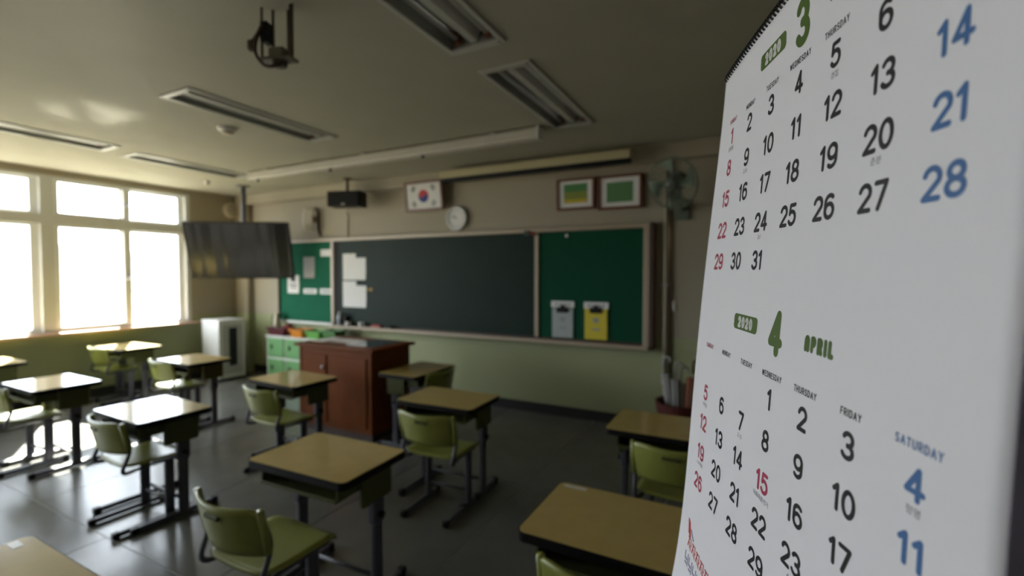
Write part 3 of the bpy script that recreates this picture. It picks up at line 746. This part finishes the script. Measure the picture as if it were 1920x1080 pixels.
for k in range(12):
    a = k * PI / 6
    bm = bmesh.new(); q = Matrix.Rotation(a, 4, 'Y')
    bm.faces.new([bm.verts.new(q @ Vector(v)) for v in ((-0.004, -0.0385, 0.095), (0.004, -0.0385, 0.095), (0.004, -0.0385, 0.115), (-0.004, -0.0385, 0.115))]); mobj('hour_mark', bm, M_INK, dial)
for nm, a, l, wd in (('hour_hand', -50, 0.06, 0.006), ('minute_hand', -75, 0.09, 0.004)):
    q = Matrix.Rotation(math.radians(a), 4, 'Y'); bm = bmesh.new(); box(bm, -wd, wd, -0.041, -0.039, -0.01, l, mtx=q); mobj(nm, bm, M_GREYPR, dial)

# ================================================================== SCREEN CASES
p, q = on_z(472, 338, 2.86), on_z(1012, 258, 2.86)
yc = 3.78
sc1 = thing('ceiling_screen_case', 'long white projection screen case fixed under the ceiling', 'screen case', (-3.62, yc, ZC))
xa, xb = on_y(472, 330, yc).x + 3.62, on_y(1012, 255, yc).x + 3.62
mobj('case', B((xa, xb, -0.055, 0.055, -0.115, -0.015), bev=0.018, seg=3), mat('dull_white_case', (0.56, 0.53, 0.46), 0.35), sc1)
for x in (xa, xb): mobj('end_cap', B((x - 0.012, x + 0.012, -0.06, 0.06, -0.12, -0.01), bev=0.006), M_WHITE, sc1)
for k in range(3): mobj('ceiling_bracket', B((xa + 0.3 + k * 1.6, xa + 0.36 + k * 1.6, -0.05, 0.05, -0.02, 0.0)), M_METAL, sc1)
for px, py in ((488, 341), (623, 321), (796, 293)):
    x = on_y(px, py, yc).x + 3.62
    bm = bmesh.new(); lathe(bm, [(0, -0.145), (0.016, -0.14), (0.016, -0.125), (0.008, -0.113), (0, -0.113)], 12, Matrix.Translation((x, -0.03, 0))); mobj('knob', bm, M_BLACK, sc1)
yc2 = 4.66
x2a, x2b = on_y(828, 330, yc2).x, on_y(1184, 292, yc2).x
zc2 = on_y(1100, 300, yc2).z
sc2 = thing('wall_screen_case', 'pale screen roller case with black slot above the flag', 'screen case', ((x2a + x2b) / 2, yc2, zc2))
hw = (x2b - x2a) / 2
mobj('case', B((-hw, hw, -0.05, 0.05, -0.038, 0.055), bev=0.012, seg=2), mat('aged_cream', (0.50, 0.44, 0.26), 0.5), sc2)
mobj('slot', B((-hw + 0.02, hw - 0.005, -0.056, 0.03, -0.082, -0.037), bev=0.003), M_BLACK, sc2)
for s in (-1, 1):
    mobj('bracket', B((s * (hw - 0.15) - 0.02, s * (hw - 0.15) + 0.02, -0.02, YF - 0.11 - yc2, 0.03, 0.058)), M_METAL, sc2)

# ================================================================== CEILING LIGHTS ETC
def make_light():
    t = thing('ceiling_light', '', 'ceiling light')
    w, l, d = 0.158, 0.628, 0.085        # recessed trough
    mobj('housing', B((-w, w, -l, l, d - 0.006, d), (-w, -w + 0.004, -l, l, 0.0, d - 0.006), (w - 0.004, w, -l, l, 0.0, d - 0.006), (-w + 0.004, w - 0.004, -l, -l + 0.004, 0.0, d - 0.006), (-w + 0.004, w - 0.004, l - 0.004, l, 0.0, d - 0.006)), mat('fixture_grey', (0.30, 0.31, 0.28), 0.4), t)
    mobj('rim', B((-w - 0.022, -w + 0.004, -l - 0.03, l + 0.03, -0.010, -0.0005), (w - 0.004, w + 0.022, -l - 0.03, l + 0.03, -0.010, -0.0005), (-w + 0.004, w - 0.004, -l - 0.03, -l + 0.010, -0.014, -0.0005), (-w + 0.004, w - 0.004, l - 0.010, l + 0.03, -0.014, -0.0005)), M_FIXT, t)
    bm = bmesh.new()
    pr = [(-0.05, d - 0.007), (0.05, d - 0.007), (0.022, 0.012), (-0.022, 0.012)]
    a = [bm.verts.new((x, -l + 0.012, z)) for x, z in pr]; b = [bm.verts.new((x, l - 0.012, z)) for x, z in pr]
    bm.faces.new(a); bm.faces.new(list(reversed(b)))
    for k in range(4): bm.faces.new((a[k], b[k], b[(k + 1) % 4], a[(k + 1) % 4]))
    bmesh.ops.recalc_face_normals(bm, faces=bm.faces[:])
    mobj('spine', bm, M_FIXT, t)
    for s in (-1, 1):
        bm = bmesh.new(); tube(bm, [(s * 0.098, -l + 0.05, 0.035), (s * 0.098, l - 0.05, 0.035)], 0.0135, 12); tb = mobj('tube', bm, M_TUBE, t, smooth=True)
        for e in (-1, 1):
            y0, y1 = sorted((e * (l - 0.05), e * (l - 0.013)))
            mobj('socket', B((s * 0.098 - 0.017, s * 0.098 + 0.017, y0, y1, 0.012, d - 0.007)), mat('brown_socket', (0.16, 0.06, 0.03), 0.5), tb)
    return t
LIGHTS = [(-3.66, 2.535, 'unlit fluorescent fixture in the middle of the ceiling above the smoke detector'), (-1.38, 3.24, 'unlit fluorescent fixture on the right, nearest the calendar top'), (-1.40, 1.66, 'unlit fluorescent fixture cut by the top picture edge'),
          (-5.87, 1.77, 'fluorescent fixture at the left picture edge catching bright light'), (-6.0, 3.28, 'fluorescent fixture above the windows near the screen case end')]
l0 = make_light()
for i, (x, y, lab) in enumerate(LIGHTS):
    o = l0 if i == 0 else copy_tree(l0)
    o.location = (x, y, ZC); tag(o, lab, 'ceiling light', 'fluorescent ceiling fixtures')
def detector(px, py, r, lab):
    p = on_z(px, py, ZC)
    t = thing('smoke_detector', lab, 'detector', (p.x, p.y, ZC))
    bm = bmesh.new(); lathe(bm, [(0, 0), (r, 0), (r, -0.02), (r * 0.85, -0.03), (0, -0.03)], 20); mobj('base', bm, M_WHITE, t)
    bm = bmesh.new(); lathe(bm, [(0, -0.03), (r * 0.7, -0.03), (r * 0.55, -0.055), (0, -0.06)], 20); mobj('sensor_head', bm, M_CREAM, t)
detector(426, 240, 0.075, 'white smoke detector below the middle ceiling fixture')
detector(388, 340, 0.035, 'tiny ceiling sensor near the window corner')
# projector mount
p = on_z(522, 14, ZC)
pm = thing('projector_mount', 'empty dark ceiling projector bracket with hanging cable loop', 'ceiling bracket', (p.x, p.y, ZC), 0.3)
M_DMET = mat('dark_metal', (0.085, 0.068, 0.048), 0.45, metal=0.3)
for x, y, r in ((-0.085, -0.01, 0.006), (-0.045, 0.02, 0.007), (0.03, 0.03, 0.006), (0.075, -0.01, 0.010)):
    bm = bmesh.new(); tube(bm, [(x, y, 0), (x, y, -0.245)], r, 8); mobj('rod', bm, M_DMET, pm)
mobj('cradle', B((-0.09, 0.085, -0.035, 0.035, -0.262, -0.245), (-0.04, 0.04, -0.03, 0.03, -0.245, -0.20), bev=0.005), mat('dull_brown_metal', (0.18, 0.16, 0.12), 0.5), pm)
bm = bmesh.new(); lathe(bm, [(0, -0.263), (0.04, -0.263), (0.034, -0.285), (0, -0.29)], 16); mobj('tilt_joint', bm, M_DMET, pm)
mobj('socket_box', B((-0.085, -0.045, -0.03, 0.03, -0.17, -0.07), bev=0.006), M_BLACK, pm)
bm = bmesh.new(); tube(bm, round_path([(-0.065, -0.03, -0.09), (-0.10, -0.035, -0.16), (-0.095, -0.05, -0.24), (-0.03, -0.06, -0.315), (0.05, -0.055, -0.30)], 0.08, 6), 0.009, 8); mobj('cable_loop', bm, M_DKBR, pm, smooth=True)
bm = bmesh.new(); tube(bm, [(-0.08, -0.03, -0.11), (-0.125, -0.03, -0.165)], 0.005, 6); box(bm, -0.145, -0.11, -0.045, -0.015, -0.215, -0.16, bev=0.008); mobj('plug', bm, M_DMET, pm)

# ================================================================== FAN, PIPE, UMBRELLA BIN
pi_ = thing('wall_conduit', 'pale vertical pipe between the pinboard end and the fan', 'pipe', (-0.752, YF - 0.03, 0))
bm = bmesh.new(); tube(bm, [(0, 0, 0.0), (0, 0, 2.765)], 0.022, 12); mobj('tube', bm, M_WALLPL, pi_, smooth=True)
for z in (0.5, 1.5, 2.5): mobj('clamp', B((-0.035, 0.035, -0.026, 0.03, z, z + 0.025)), M_METAL, pi_)
bm = bmesh.new(); tube(bm, [(0.05, 0.01, 0.0), (0.05, 0.01, 2.765)], 0.006, 8); mobj('thin_tube', bm, M_DKBR, pi_, smooth=True)
t = thing('wall_switch', 'small cream switch on the wall right of the pipe', 'switch', (-0.70, YF, 1.24)); mobj('plate', B((0, 0.05, -0.012, 0, 0, 0.11), bev=0.003), M_CREAM, t); mobj('rocker', B((0.015, 0.035, -0.018, -0.012, 0.03, 0.08)), M_WHITE, t)
FC = on_y(1262, 343, 4.52)
fan = thing('wall_fan', 'dark green wall fan with round wire guard beside the framed pictures', 'fan', (FC.x, FC.y, FC.z))
M_FANG = mat('fan_green', (0.13, 0.16, 0.12), 0.4)
FT = Matrix.Rotation(math.radians(-18), 4, 'Z') @ Matrix.Rotation(math.radians(18), 4, 'X')
def fmesh(name, bm, m, parent=fan, smooth=False):
    for v in bm.verts: v.co = FT @ v.co
    return mobj(name, bm, m, parent, smooth=smooth)
bm = bmesh.new()
def ringpts(r, y, n=36): return [Vector((r * math.cos(2 * PI * k / n), y, r * math.sin(2 * PI * k / n))) for k in range(n + 1)]
for r, y, rr in ((0.235, 0.0, 0.006), (0.235, -0.03, 0.004), (0.12, -0.07, 0.003), (0.05, -0.08, 0.004)): tube(bm, ringpts(r, y), rr, 6, cap=False)
for k in range(44):
    a = 2 * PI * k / 44; ca, sa = math.cos(a), math.sin(a)
    tube(bm, [(0.05 * ca, -0.08, 0.05 * sa), (0.14 * ca, -0.07, 0.14 * sa), (0.235 * ca, -0.02, 0.235 * sa)], 0.0016, 4, cap=False)
    if k % 2 == 0: tube(bm, [(0.235 * ca, 0.0, 0.235 * sa), (0.14 * ca, 0.06, 0.14 * sa), (0.06 * ca, 0.07, 0.06 * sa)], 0.0016, 4, cap=False)
fmesh('guard', bm, M_FANG)
for k in range(4):
    def blade(u, v, k=k):
        r = 0.13 + 0.085 * u; a = k * PI / 2 + 0.42 * v * (0.7 + 0.3 * u) + 0.2 * u
        return (r * math.cos(a), -0.02 + 0.03 * v, r * math.sin(a))
    bm = bmesh.new(); shell(bm, blade, 6, 6, 0.003); fmesh('blade', bm, mat('fan_blade', (0.17, 0.22, 0.165), 0.3), smooth=True)
bm = bmesh.new(); lathe(bm, [(0, -0.085), (0.045, -0.08), (0.05, -0.06), (0.05, 0.02), (0.075, 0.07), (0.085, 0.14), (0.06, 0.20), (0, 0.21)], 20, Matrix.Rotation(-PI / 2, 4, 'X'))
fmesh('motor_housing', bm, mat('fan_grey_green', (0.11, 0.12, 0.10), 0.4), smooth=True)
bm = bmesh.new(); tube(bm, [(0.03, 0.14, -0.02), (0.03, 0.20, -0.14), (0.03, 0.40, -0.20)], 0.022, 10); mobj('wall_arm', bm, M_FANG, fan)
mobj('wall_plate', B((-0.04, 0.10, 0.40, YF - FC.y - 0.001, -0.30, -0.10), bev=0.008), M_FANG, fan)

bx = on_y(1278, 740, 4.62).x
bn = thing('umbrella_bin', 'dark maroon bin standing in the front right corner behind the desk', 'bin', (bx, 4.63, 0))
bm = bmesh.new(); lathe(bm, [(0, 0), (0.13, 0), (0.215, 0.30), (0.235, 0.40), (0.222, 0.40), (0.20, 0.30), (0.12, 0.015), (0, 0.015)], 28); mobj('body', bm, M_BLACK, bn, smooth=False)
bm = bmesh.new(); lathe(bm, [(0.222, 0.31), (0.228, 0.31), (0.243, 0.41), (0.22, 0.41), (0.21, 0.33)], 28); mobj('band', bm, mat('maroon_band', (0.10, 0.018, 0.014), 0.5), bn)
UMB = [(-0.15, 0.02, -0.02, 0.80, (0.358, 0.358, 0.338), 'white furled umbrella leftmost in the corner bin'), (-0.07, -0.06, 0.015, 0.76, (0.273, 0.273, 0.26), 'pale grey furled umbrella second in the corner bin'),
       (0.0, 0.0, -0.01, 0.72, (0.325, 0.319, 0.299), 'off-white furled umbrella in the middle of the corner bin'), (0.08, -0.04, 0.02, 0.79, (0.28, 0.10, 0.05), 'brown furled umbrella in the corner bin'), (0.15, 0.05, 0.03, 0.70, (0.03, 0.03, 0.035), 'black furled umbrella by the calendar edge in the corner bin')]
for k, (ux, uy, lean, top, col, lab) in enumerate(UMB):
    t = thing('umbrella', lab, 'umbrella', (bx + ux, 4.63 + uy, 0.02), 0, 'umbrellas in the corner bin')
    t.location = (bx + ux * 0.5, 4.63 + uy * 0.5, 0.02)
    dx = ux * 0.5 + lean
    m = mat('umbrella_%d' % k, col, 0.6)
    bm = bmesh.new()
    for i in range(6):
        a = i * PI / 3; tube(bm, [(0.004 * math.cos(a), 0.004 * math.sin(a), 0.05), (0.025 * math.cos(a) + dx * 0.3, 0.025 * math.sin(a), 0.28), (0.028 * math.cos(a) + dx * 0.8, 0.028 * math.sin(a), top - 0.16)], 0.010, 6, r2=0.016)
    mobj('canopy', bm, m, t, smooth=True)
    bm = bmesh.new(); tube(bm, [(0, 0, 0), (dx, 0, top - 0.10)], 0.005, 6); mobj('shaft', bm, M_METAL, t)
    bm = bmesh.new(); tube(bm, round_path([(dx, 0, top - 0.12), (dx, 0, top), (dx + 0.06, 0, top), (dx + 0.06, 0, top - 0.05)], 0.03, 5), 0.011, 8); mobj('handle', bm, m if k < 3 else M_DKBR, t, smooth=True)

# ================================================================== DARK DOOR ON THE RIGHT WALL
M_DOOR = mat('slate_door', (0.42, 0.40, 0.46), 0.5)
dr = struct('door_1', B((XR - 0.035, XR - 0.001, 0.12, 1.12, 0.005, 2.08)), M_DOOR, 'grey sliding door behind the calendar')
mobj('door_frame', B((XR - 0.05, XR - 0.001, 0.06, 0.115, 0, 2.14), (XR - 0.05, XR - 0.001, 1.125, 1.18, 0, 2.14), (XR - 0.05, XR - 0.001, 0.115, 1.125, 2.085, 2.14)), M_DOOR, dr)

# ================================================================== CALENDAR
CPITCH = 0.065
MON = [(0, 0), (1, 0), (0, 1), (2, 0), (1, 1), (0, 2), (3, 0), (2, 1), (1, 2), (0, 3), (0, 4), (1, 3), (2, 2), (3, 1)]
CF = [[0.47367, 8.685925, -0.105589], [0.369732, -0.930655, -0.015324], [0.076045, 0.005234, 1.000149], [0.001401, -0.000008, -0.000276], [-0.003459, -0.002282, -0.001081],
      [0.00031, 0.002034, 0.000387], [0.000397, 0.000174, 0.000034], [-0.000766, -0.00037, -0.000018], [-0.000201, 0.000126, 0.000174], [-0.000951, -0.000194, -0.000075],
      [-0.000115, -0.000053, -0.000008], [-0.000153, -0.000063, 0.000005], [0.000209, 0.000143, -0.000009], [-0.000205, -0.000081, 0.000135]]
def cal_pt(u, v):
    p = Vector((0, 0, 0))
    for (a, b), c in zip(MON, CF): p += Vector(c) * (u ** a * v ** b)
    return CP + p * CPITCH
def cal_n(u, v):
    e = 1e-3
    n = (cal_pt(u + e, v) - cal_pt(u - e, v)).cross(cal_pt(u, v + e) - cal_pt(u, v - e)).normalized()
    return n           # points at the reader
UL, UR, VT, VBOT = -3.889, 3.884, 4.765, -7.7
org = cal_pt(0, VBOT)
cal = thing('wall_calendar', 'large white wire-bound wall calendar hanging close to the camera', 'calendar', org)
def calmesh(name, verts_uv_h, faces, m, parent):
    me = bpy.data.meshes.new(name)
    me.from_pydata([tuple(cal_pt(u, v) + cal_n(u, v) * h - org) for u, v, h in verts_uv_h], [], faces)
    me.materials.append(m); me.update()
    o = bpy.data.objects.new(name, me); C.objects.link(o); o.parent = parent
    return o
def page(name, h0, th, m, inset=0.0):
    nu, nv = 40, 60; V = []; F = []
    for side in (0, 1):
        for i in range(nu + 1):
            for j in range(nv + 1):
                u = UL + inset + (UR - UL - 2 * inset) * i / nu; v = VBOT + inset + (VT - VBOT - inset) * j / nv
                V.append((u, v, h0 - (th if side else 0)))
    N = (nu + 1) * (nv + 1); idx = lambda i, j, s: s * N + i * (nv + 1) + j
    for i in range(nu):
        for j in range(nv):
            F.append((idx(i, j, 0), idx(i + 1, j, 0), idx(i + 1, j + 1, 0), idx(i, j + 1, 0)))
            F.append((idx(i, j, 1), idx(i, j + 1, 1), idx(i + 1, j + 1, 1), idx(i + 1, j, 1)))
    bd = [(i, 0) for i in range(nu)] + [(nu, j) for j in range(nv)] + [(i, nv) for i in range(nu, 0, -1)] + [(0, j) for j in range(nv, 0, -1)]
    for a, b in zip(bd, bd[1:] + bd[:1]): F.append((idx(*a, 0), idx(*a, 1), idx(*b, 1), idx(*b, 0)))
    o = calmesh(name, V, F, m, cal)
    for p in o.data.polygons: p.use_smooth = True
    return o
M_CALP = mat('calendar_paper', (0.945, 0.915, 0.955), 0.6, var=0.01, vscale=3)
pg = page('page', 0.0, 0.0004, M_CALP)
for k in range(3): page('under_sheet', -0.0012 - 0.0012 * k, 0.0004, M_CALP, 0.012 * (k + 1))

# ---- stroke lettering printed on the page
def arc(cx_, cy_, rx, ry, a0, a1, n=14):
    return [(cx_ + rx * math.cos(math.radians(a0 + (a1 - a0) * k / n)), cy_ + ry * math.sin(math.radians(a0 + (a1 - a0) * k / n))) for k in range(n + 1)]
G = {
 '0': (0.62, [arc(.5, .5, .5, .5, 90, 450, 28)]),
 '1': (0.30, [[(0, .80), (.75, 1), (.75, 0)]]),
 '2': (0.60, [arc(.5, .70, .5, .30, 165, -25, 16) + [(0, 0), (1, 0)]]),
 '3': (0.60, [arc(.48, .745, .46, .255, 155, -90, 16), arc(.48, .255, .52, .255, 90, -155, 16)]),
 '4': (0.66, [[(.70, 0), (.70, 1), (0, .26), (1, .26)]]),
 '5': (0.60, [[(.92, 1), (.16, 1), (.08, .54)] + arc(.46, .33, .54, .33, 130, -150, 18)]),
 '6': (0.62, [arc(.52, .70, .52, .30, 45, 178, 12) + arc(.5, .31, .5, .31, 180, 540, 26)]),
 '7': (0.58, [[(0, 1), (1, 1), (.34, 0)]]),
 '8': (0.62, [arc(.5, .76, .42, .24, -90, 270, 24), arc(.5, .26, .5, .26, 90, 450, 24)]),
 '9': (0.62, [arc(.48, .30, .52, .30, 225, 358, 12) + arc(.5, .69, .5, .31, 0, 360, 26)]),
 'a': (.60, [[(0, 0), (0, .68)] + arc(.5, .68, .5, .32, 180, 0, 12) + [(1, 0)], [(0, .36), (1, .36)]]),
 'A': (.7, [[(0, 0), (.5, 1), (1, 0)], [(.18, .33), (.82, .33)]]),
 'C': (.65, [arc(.5, .5, .5, .5, 50, 310, 16)]),
 'D': (.65, [[(0, 0), (0, 1), (.4, 1)] + arc(.4, .5, .6, .5, 90, -90, 14) + [(0, 0)]]),
 'E': (.52, [[(1, 1), (0, 1), (0, 0), (1, 0)], [(0, .52), (.85, .52)]]),
 'F': (.5, [[(1, 1), (0, 1), (0, 0)], [(0, .5), (.85, .5)]]),
 'H': (.65, [[(0, 0), (0, 1)], [(1, 0), (1, 1)], [(0, .5), (1, .5)]]),
 'I': (.02, [[(0, 0), (0, 1)]]),
 'L': (.5, [[(0, 1), (0, 0), (1, 0)]]),
 'M': (.8, [[(0, 0), (0, 1), (.5, .25), (1, 1), (1, 0)]]),
 'N': (.65, [[(0, 0), (0, 1), (1, 0), (1, 1)]]),
 'O': (.7, [arc(.5, .5, .5, .5, 90, 450, 24)]),
 'P': (.58, [[(0, 0), (0, 1), (.5, 1)] + arc(.5, .74, .5, .26, 90, -90, 10) + [(0, .48)]]),
 'R': (.60, [[(0, 0), (0, 1), (.5, 1)] + arc(.5, .74, .5, .26, 90, -90, 10) + [(0, .48)], [(.5, .48), (1, 0)]]),
 'S': (.58, [arc(.5, .745, .48, .255, 30, 270, 14) + arc(.5, .255, .5, .255, 90, -150, 14)]),
 'T': (.6, [[(0, 1), (1, 1)], [(.5, 1), (.5, 0)]]),
 'U': (.65, [[(0, 1), (0, .35)] + arc(.5, .35, .5, .35, 180, 360, 12) + [(1, 1)]]),
 'W': (.95, [[(0, 1), (.25, 0), (.5, .9), (.75, 0), (1, 1)]]),
 'Y': (.65, [[(0, 1), (.5, .5), (1, 1)], [(.5, .5), (.5, 0)]]),
}
def stroke(V, F, pts, w, h, nc=10):
    """round-ended ribbon in calendar (u,v) units"""
    def sub(a, b):
        n = max(1, int(math.hypot(b[0] - a[0], b[1] - a[1]) / 0.12)); return [(a[0] + (b[0] - a[0]) * k / n, a[1] + (b[1] - a[1]) * k / n) for k in range(n)]
    P = []
    for a, b in zip(pts[:-1], pts[1:]): P += sub(a, b)
    P.append(pts[-1])
    for a, b in zip(P[:-1], P[1:]):
        dx, dy = b[0] - a[0], b[1] - a[1]; L = math.hypot(dx, dy)
        if L < 1e-9: continue
        nx_, ny_ = -dy / L * w / 2, dx / L * w / 2
        i = len(V); V += [(a[0] + nx_, a[1] + ny_, h), (a[0] - nx_, a[1] - ny_, h), (b[0] - nx_, b[1] - ny_, h), (b[0] + nx_, b[1] + ny_, h)]
        F.append((i, i + 1, i + 2, i + 3))
    for p in P:
        i = len(V); V += [(p[0] + w / 2 * math.cos(2 * PI * k / nc), p[1] + w / 2 * math.sin(2 * PI * k / nc), h) for k in range(nc)]
        F.append(tuple(range(i, i + nc)))
def text_width(s, hgt, gap, wx): return sum(G[c][0] * hgt * wx for c in s) + gap * (len(s) - 1)
def put(V, F, s, uc, vc, hgt, w, gap=0.06, wx=1.0, h=0.00018):
    hh = hgt - w; x = uc - (text_width(s, hh, gap + w, wx)) / 2
    for c in s:
        gw, st = G[c]; gw = gw * hh * wx
        for pl in st: stroke(V, F, [(x + a * gw, vc - hh / 2 + b * hh) for a, b in pl], w, h)
        x += gw + gap + w
M_CK = mat('black_ink', (0.012, 0.012, 0.014), 0.5, var=0.02); M_CR = mat('red_ink', (0.50, 0.045, 0.105), 0.5, var=0.02)
M_CB = mat('blue_ink', (0.06, 0.17, 0.42), 0.5, var=0.02); M_CG = mat('olive_ink', (0.085, 0.15, 0.018), 0.5, var=0.02)
M_CGR = mat('grey_ink', (0.20, 0.20, 0.21), 0.5, var=0.02)
RP = 0.699
def col_mat(day, c, red): return 'r' if (c == 0 or day in red) else ('b' if c == 6 else 'k')
MM = {'r': M_CR, 'b': M_CB, 'k': M_CK}
for mon, (v0, first, days, vhead, red) in {'march': (4.5 * RP, 0, 31, 3.50, ()), 'april': (-(7.307 - 4.5) * RP, 3, 30, -1.565, (15, 30))}.items():
    for day in range(1, days + 1):
        k = first + day - 1; c, r = k % 7, k // 7
        V, F = [], []
        put(V, F, str(day), c - 3, v0 - r * RP, 0.365, 0.064, gap=0.028)
        calmesh('date_numeral', V, F, MM[col_mat(day, c, red)], pg)
    for c, s in enumerate(('SUNDAY', 'MONDAY', 'TUESDAY', 'WEDNESDAY', 'THURSDAY', 'FRIDAY', 'SATURDAY')):
        V, F = [], []
        put(V, F, s, c - 3, vhead, 0.102, 0.0165, gap=0.014, wx=0.80)
        calmesh('weekday_name', V, F, M_CR if c == 0 else M_CB if c == 6 else M_CK, pg)
# month titles
def title(num, name, vc, up, un, ua):
    V, F = [], []; put(V, F, num, un, vc, 0.76, 0.155, wx=0.80); calmesh('month_number', V, F, M_CG, pg)
    V, F = [], []; put(V, F, name.replace('A', 'a'), ua, vc - 0.01, 0.245, 0.074, gap=0.020, wx=0.62); calmesh('month_name', V, F, M_CG, pg)
    V, F = [], []
    w, hh = 1.06, 0.30
    n = 12
    for k in range(n): pass
    rad = hh / 2
    for dv in (-0.065, 0.0, 0.065): stroke(V, F, [(up - w / 2 + 0.085, vc + 0.02 + dv), (up + w / 2 - 0.085, vc + 0.02 + dv)], 0.17, 0.00018, nc=24)
    calmesh('year_badge', V, F, M_CG, pg)
    V, F = [], []; put(V, F, '2020', up, vc + 0.02, 0.225, 0.066, gap=0.022, wx=0.85, h=0.00034); calmesh('year_figures', V, F, M_PAPER, pg)
title('4', 'APRIL', -0.86, -1.23, 0.0, 1.22)
title('3', 'MARCH', 4.07, -1.04, 0.05, 1.22)
# small Korean notes under the dates
FAILED_TEXT = []
def hangul(items, name):
    for s, u, v, size in items:
        V, F = [], []
        cu = bpy.data.curves.new('note', 'FONT'); cu.body = s; cu.size = size; cu.align_x = 'CENTER'
        ob = bpy.data.objects.new('note', cu); C.objects.link(ob)
        dg = bpy.context.evaluated_depsgraph_get(); dg.update()
        me = ob.evaluated_get(dg).to_mesh()
        i = len(V)
        V += [(u + w.co.x, v + w.co.y, 0.00018) for w in me.vertices]
        F += [tuple(i + q for q in p.vertices) for p in me.polygons]
        ob.evaluated_get(dg).to_mesh_clear()
        bpy.data.objects.remove(ob); bpy.data.curves.remove(cu)
        if F: calmesh(name, V, F, M_CGR, pg)
vm = lambda r: 4.5 * RP - r * RP - 0.315
va = lambda r: -(7.307 - 4.5) * RP - r * RP - 0.315
hangul([('삼일절', -3, vm(0), .11), ('경칩', 1, vm(0), .105), ('2.15', -2, vm(1), .11), ('춘분', 2, vm(2), .105), ('3.1', -1, vm(3), .11),
        ('청명', 3, va(0), .105), ('식목일', -3, va(1), .11), ('3.15', -1, va(1), .11), ('국회의원선거', 0, va(2) + .0, .10), ('4.19혁명', -3, va(3), .10), ('4.1', 1, va(3), .11)], 'date_note')
# printed mark, bottom left: red drop, red and blue strokes
V, F = [], []
for k in range(8): stroke(V, F, [(-3.30 + 0.010 * k, -5.84 - 0.036 * k), (-3.22 + 0.016 * k, -5.88 - 0.036 * k)], 0.085, 0.00018)
x = -3.20
for k in range(5):
    y = -6.30 - 0.015 * k
    for a, b in (((0, .11), (.13, .11)), ((.07, .11), (.0, -.10)), ((.07, .02), (.13, -.10)), ((.19, .13), (.19, -.13)), ((.19, .0), (.23, .0))): stroke(V, F, [(x + a[0], y + a[1]), (x + b[0], y + b[1])], 0.042, 0.00018)
    x += 0.29
calmesh('printed_mark', V, F, mat('vermilion_ink', (0.55, 0.045, 0.03), 0.5), pg)
V, F = [], []
stroke(V, F, [(-3.08, -5.98), (-2.96, -6.08), (-2.88, -6.12)], 0.045, 0.00018)
x = -3.26
for k in range(6):
    y = -6.70 - 0.015 * k
    for a, b in (((0, .12), (.0, -.03)), ((0, -.03), (.13, -.03)), ((.19, .13), (.19, -.14)), ((.02, -.12), (.13, -.12))): stroke(V, F, [(x + a[0], y + a[1]), (x + b[0], y + b[1])], 0.040, 0.00018)
    x += 0.28
calmesh('printed_mark', V, F, mat('navy_ink', (0.05, 0.055, 0.20), 0.5), pg)
# wire binding: loops along the top edge
nl = 62
loop0 = None
bmw = bmesh.new()
for k in range(nl):
    u = UL + 0.10 + (UR - UL - 0.20) * k / (nl - 1)
    p = cal_pt(u, VT - 0.05) - org; n = cal_n(u, VT); t_ = (cal_pt(u, VT) - cal_pt(u, VT - 0.2)).normalized(); s_ = t_.cross(n).normalized()
    for off in (-0.0011, 0.0011):
        tube(bmw, [p + s_ * off + n * (-0.002 + 0.0055 * math.cos(a)) + t_ * (0.003 + 0.0058 * math.sin(a)) for a in [2 * PI * q / 12 for q in range(13)]], 0.0006, 5, cap=False)
mobj('wire_binding', bmw, M_BLACK, cal, smooth=True)
bm = bmesh.new()
pm_ = cal_pt(0, VT) - org
tube(bm, round_path([cal_pt(-0.5, VT + 0.05) - org, pm_ + Vector((0.004, 0, 0.05)), cal_pt(0.5, VT + 0.05) - org], 0.02), 0.0011, 6)
mobj('hanger_wire', bm, M_METAL, cal, smooth=True)
hk = cal_pt(0, VT) + Vector((0.003, 0, 0.0465))
bm = bmesh.new(); tube(bm, round_path([(hk.x - 0.010, hk.y, hk.z + 0.010), (hk.x - 0.006, hk.y, hk.z - 0.002), (hk.x + 0.02, hk.y, hk.z), (XR - 0.035, hk.y, hk.z)], 0.008), 0.0022, 8)
lathe(bm, [(0, 0), (0.016, 0), (0.016, -0.004), (0, -0.004)], 14, Matrix.Translation((XR - 0.035, hk.y, hk.z)) @ Matrix.Rotation(PI / 2, 4, 'Y'))
tag(mobj('wall_hook', bm, M_METAL), 'long metal hook on the wall holding the calendar', 'hook')
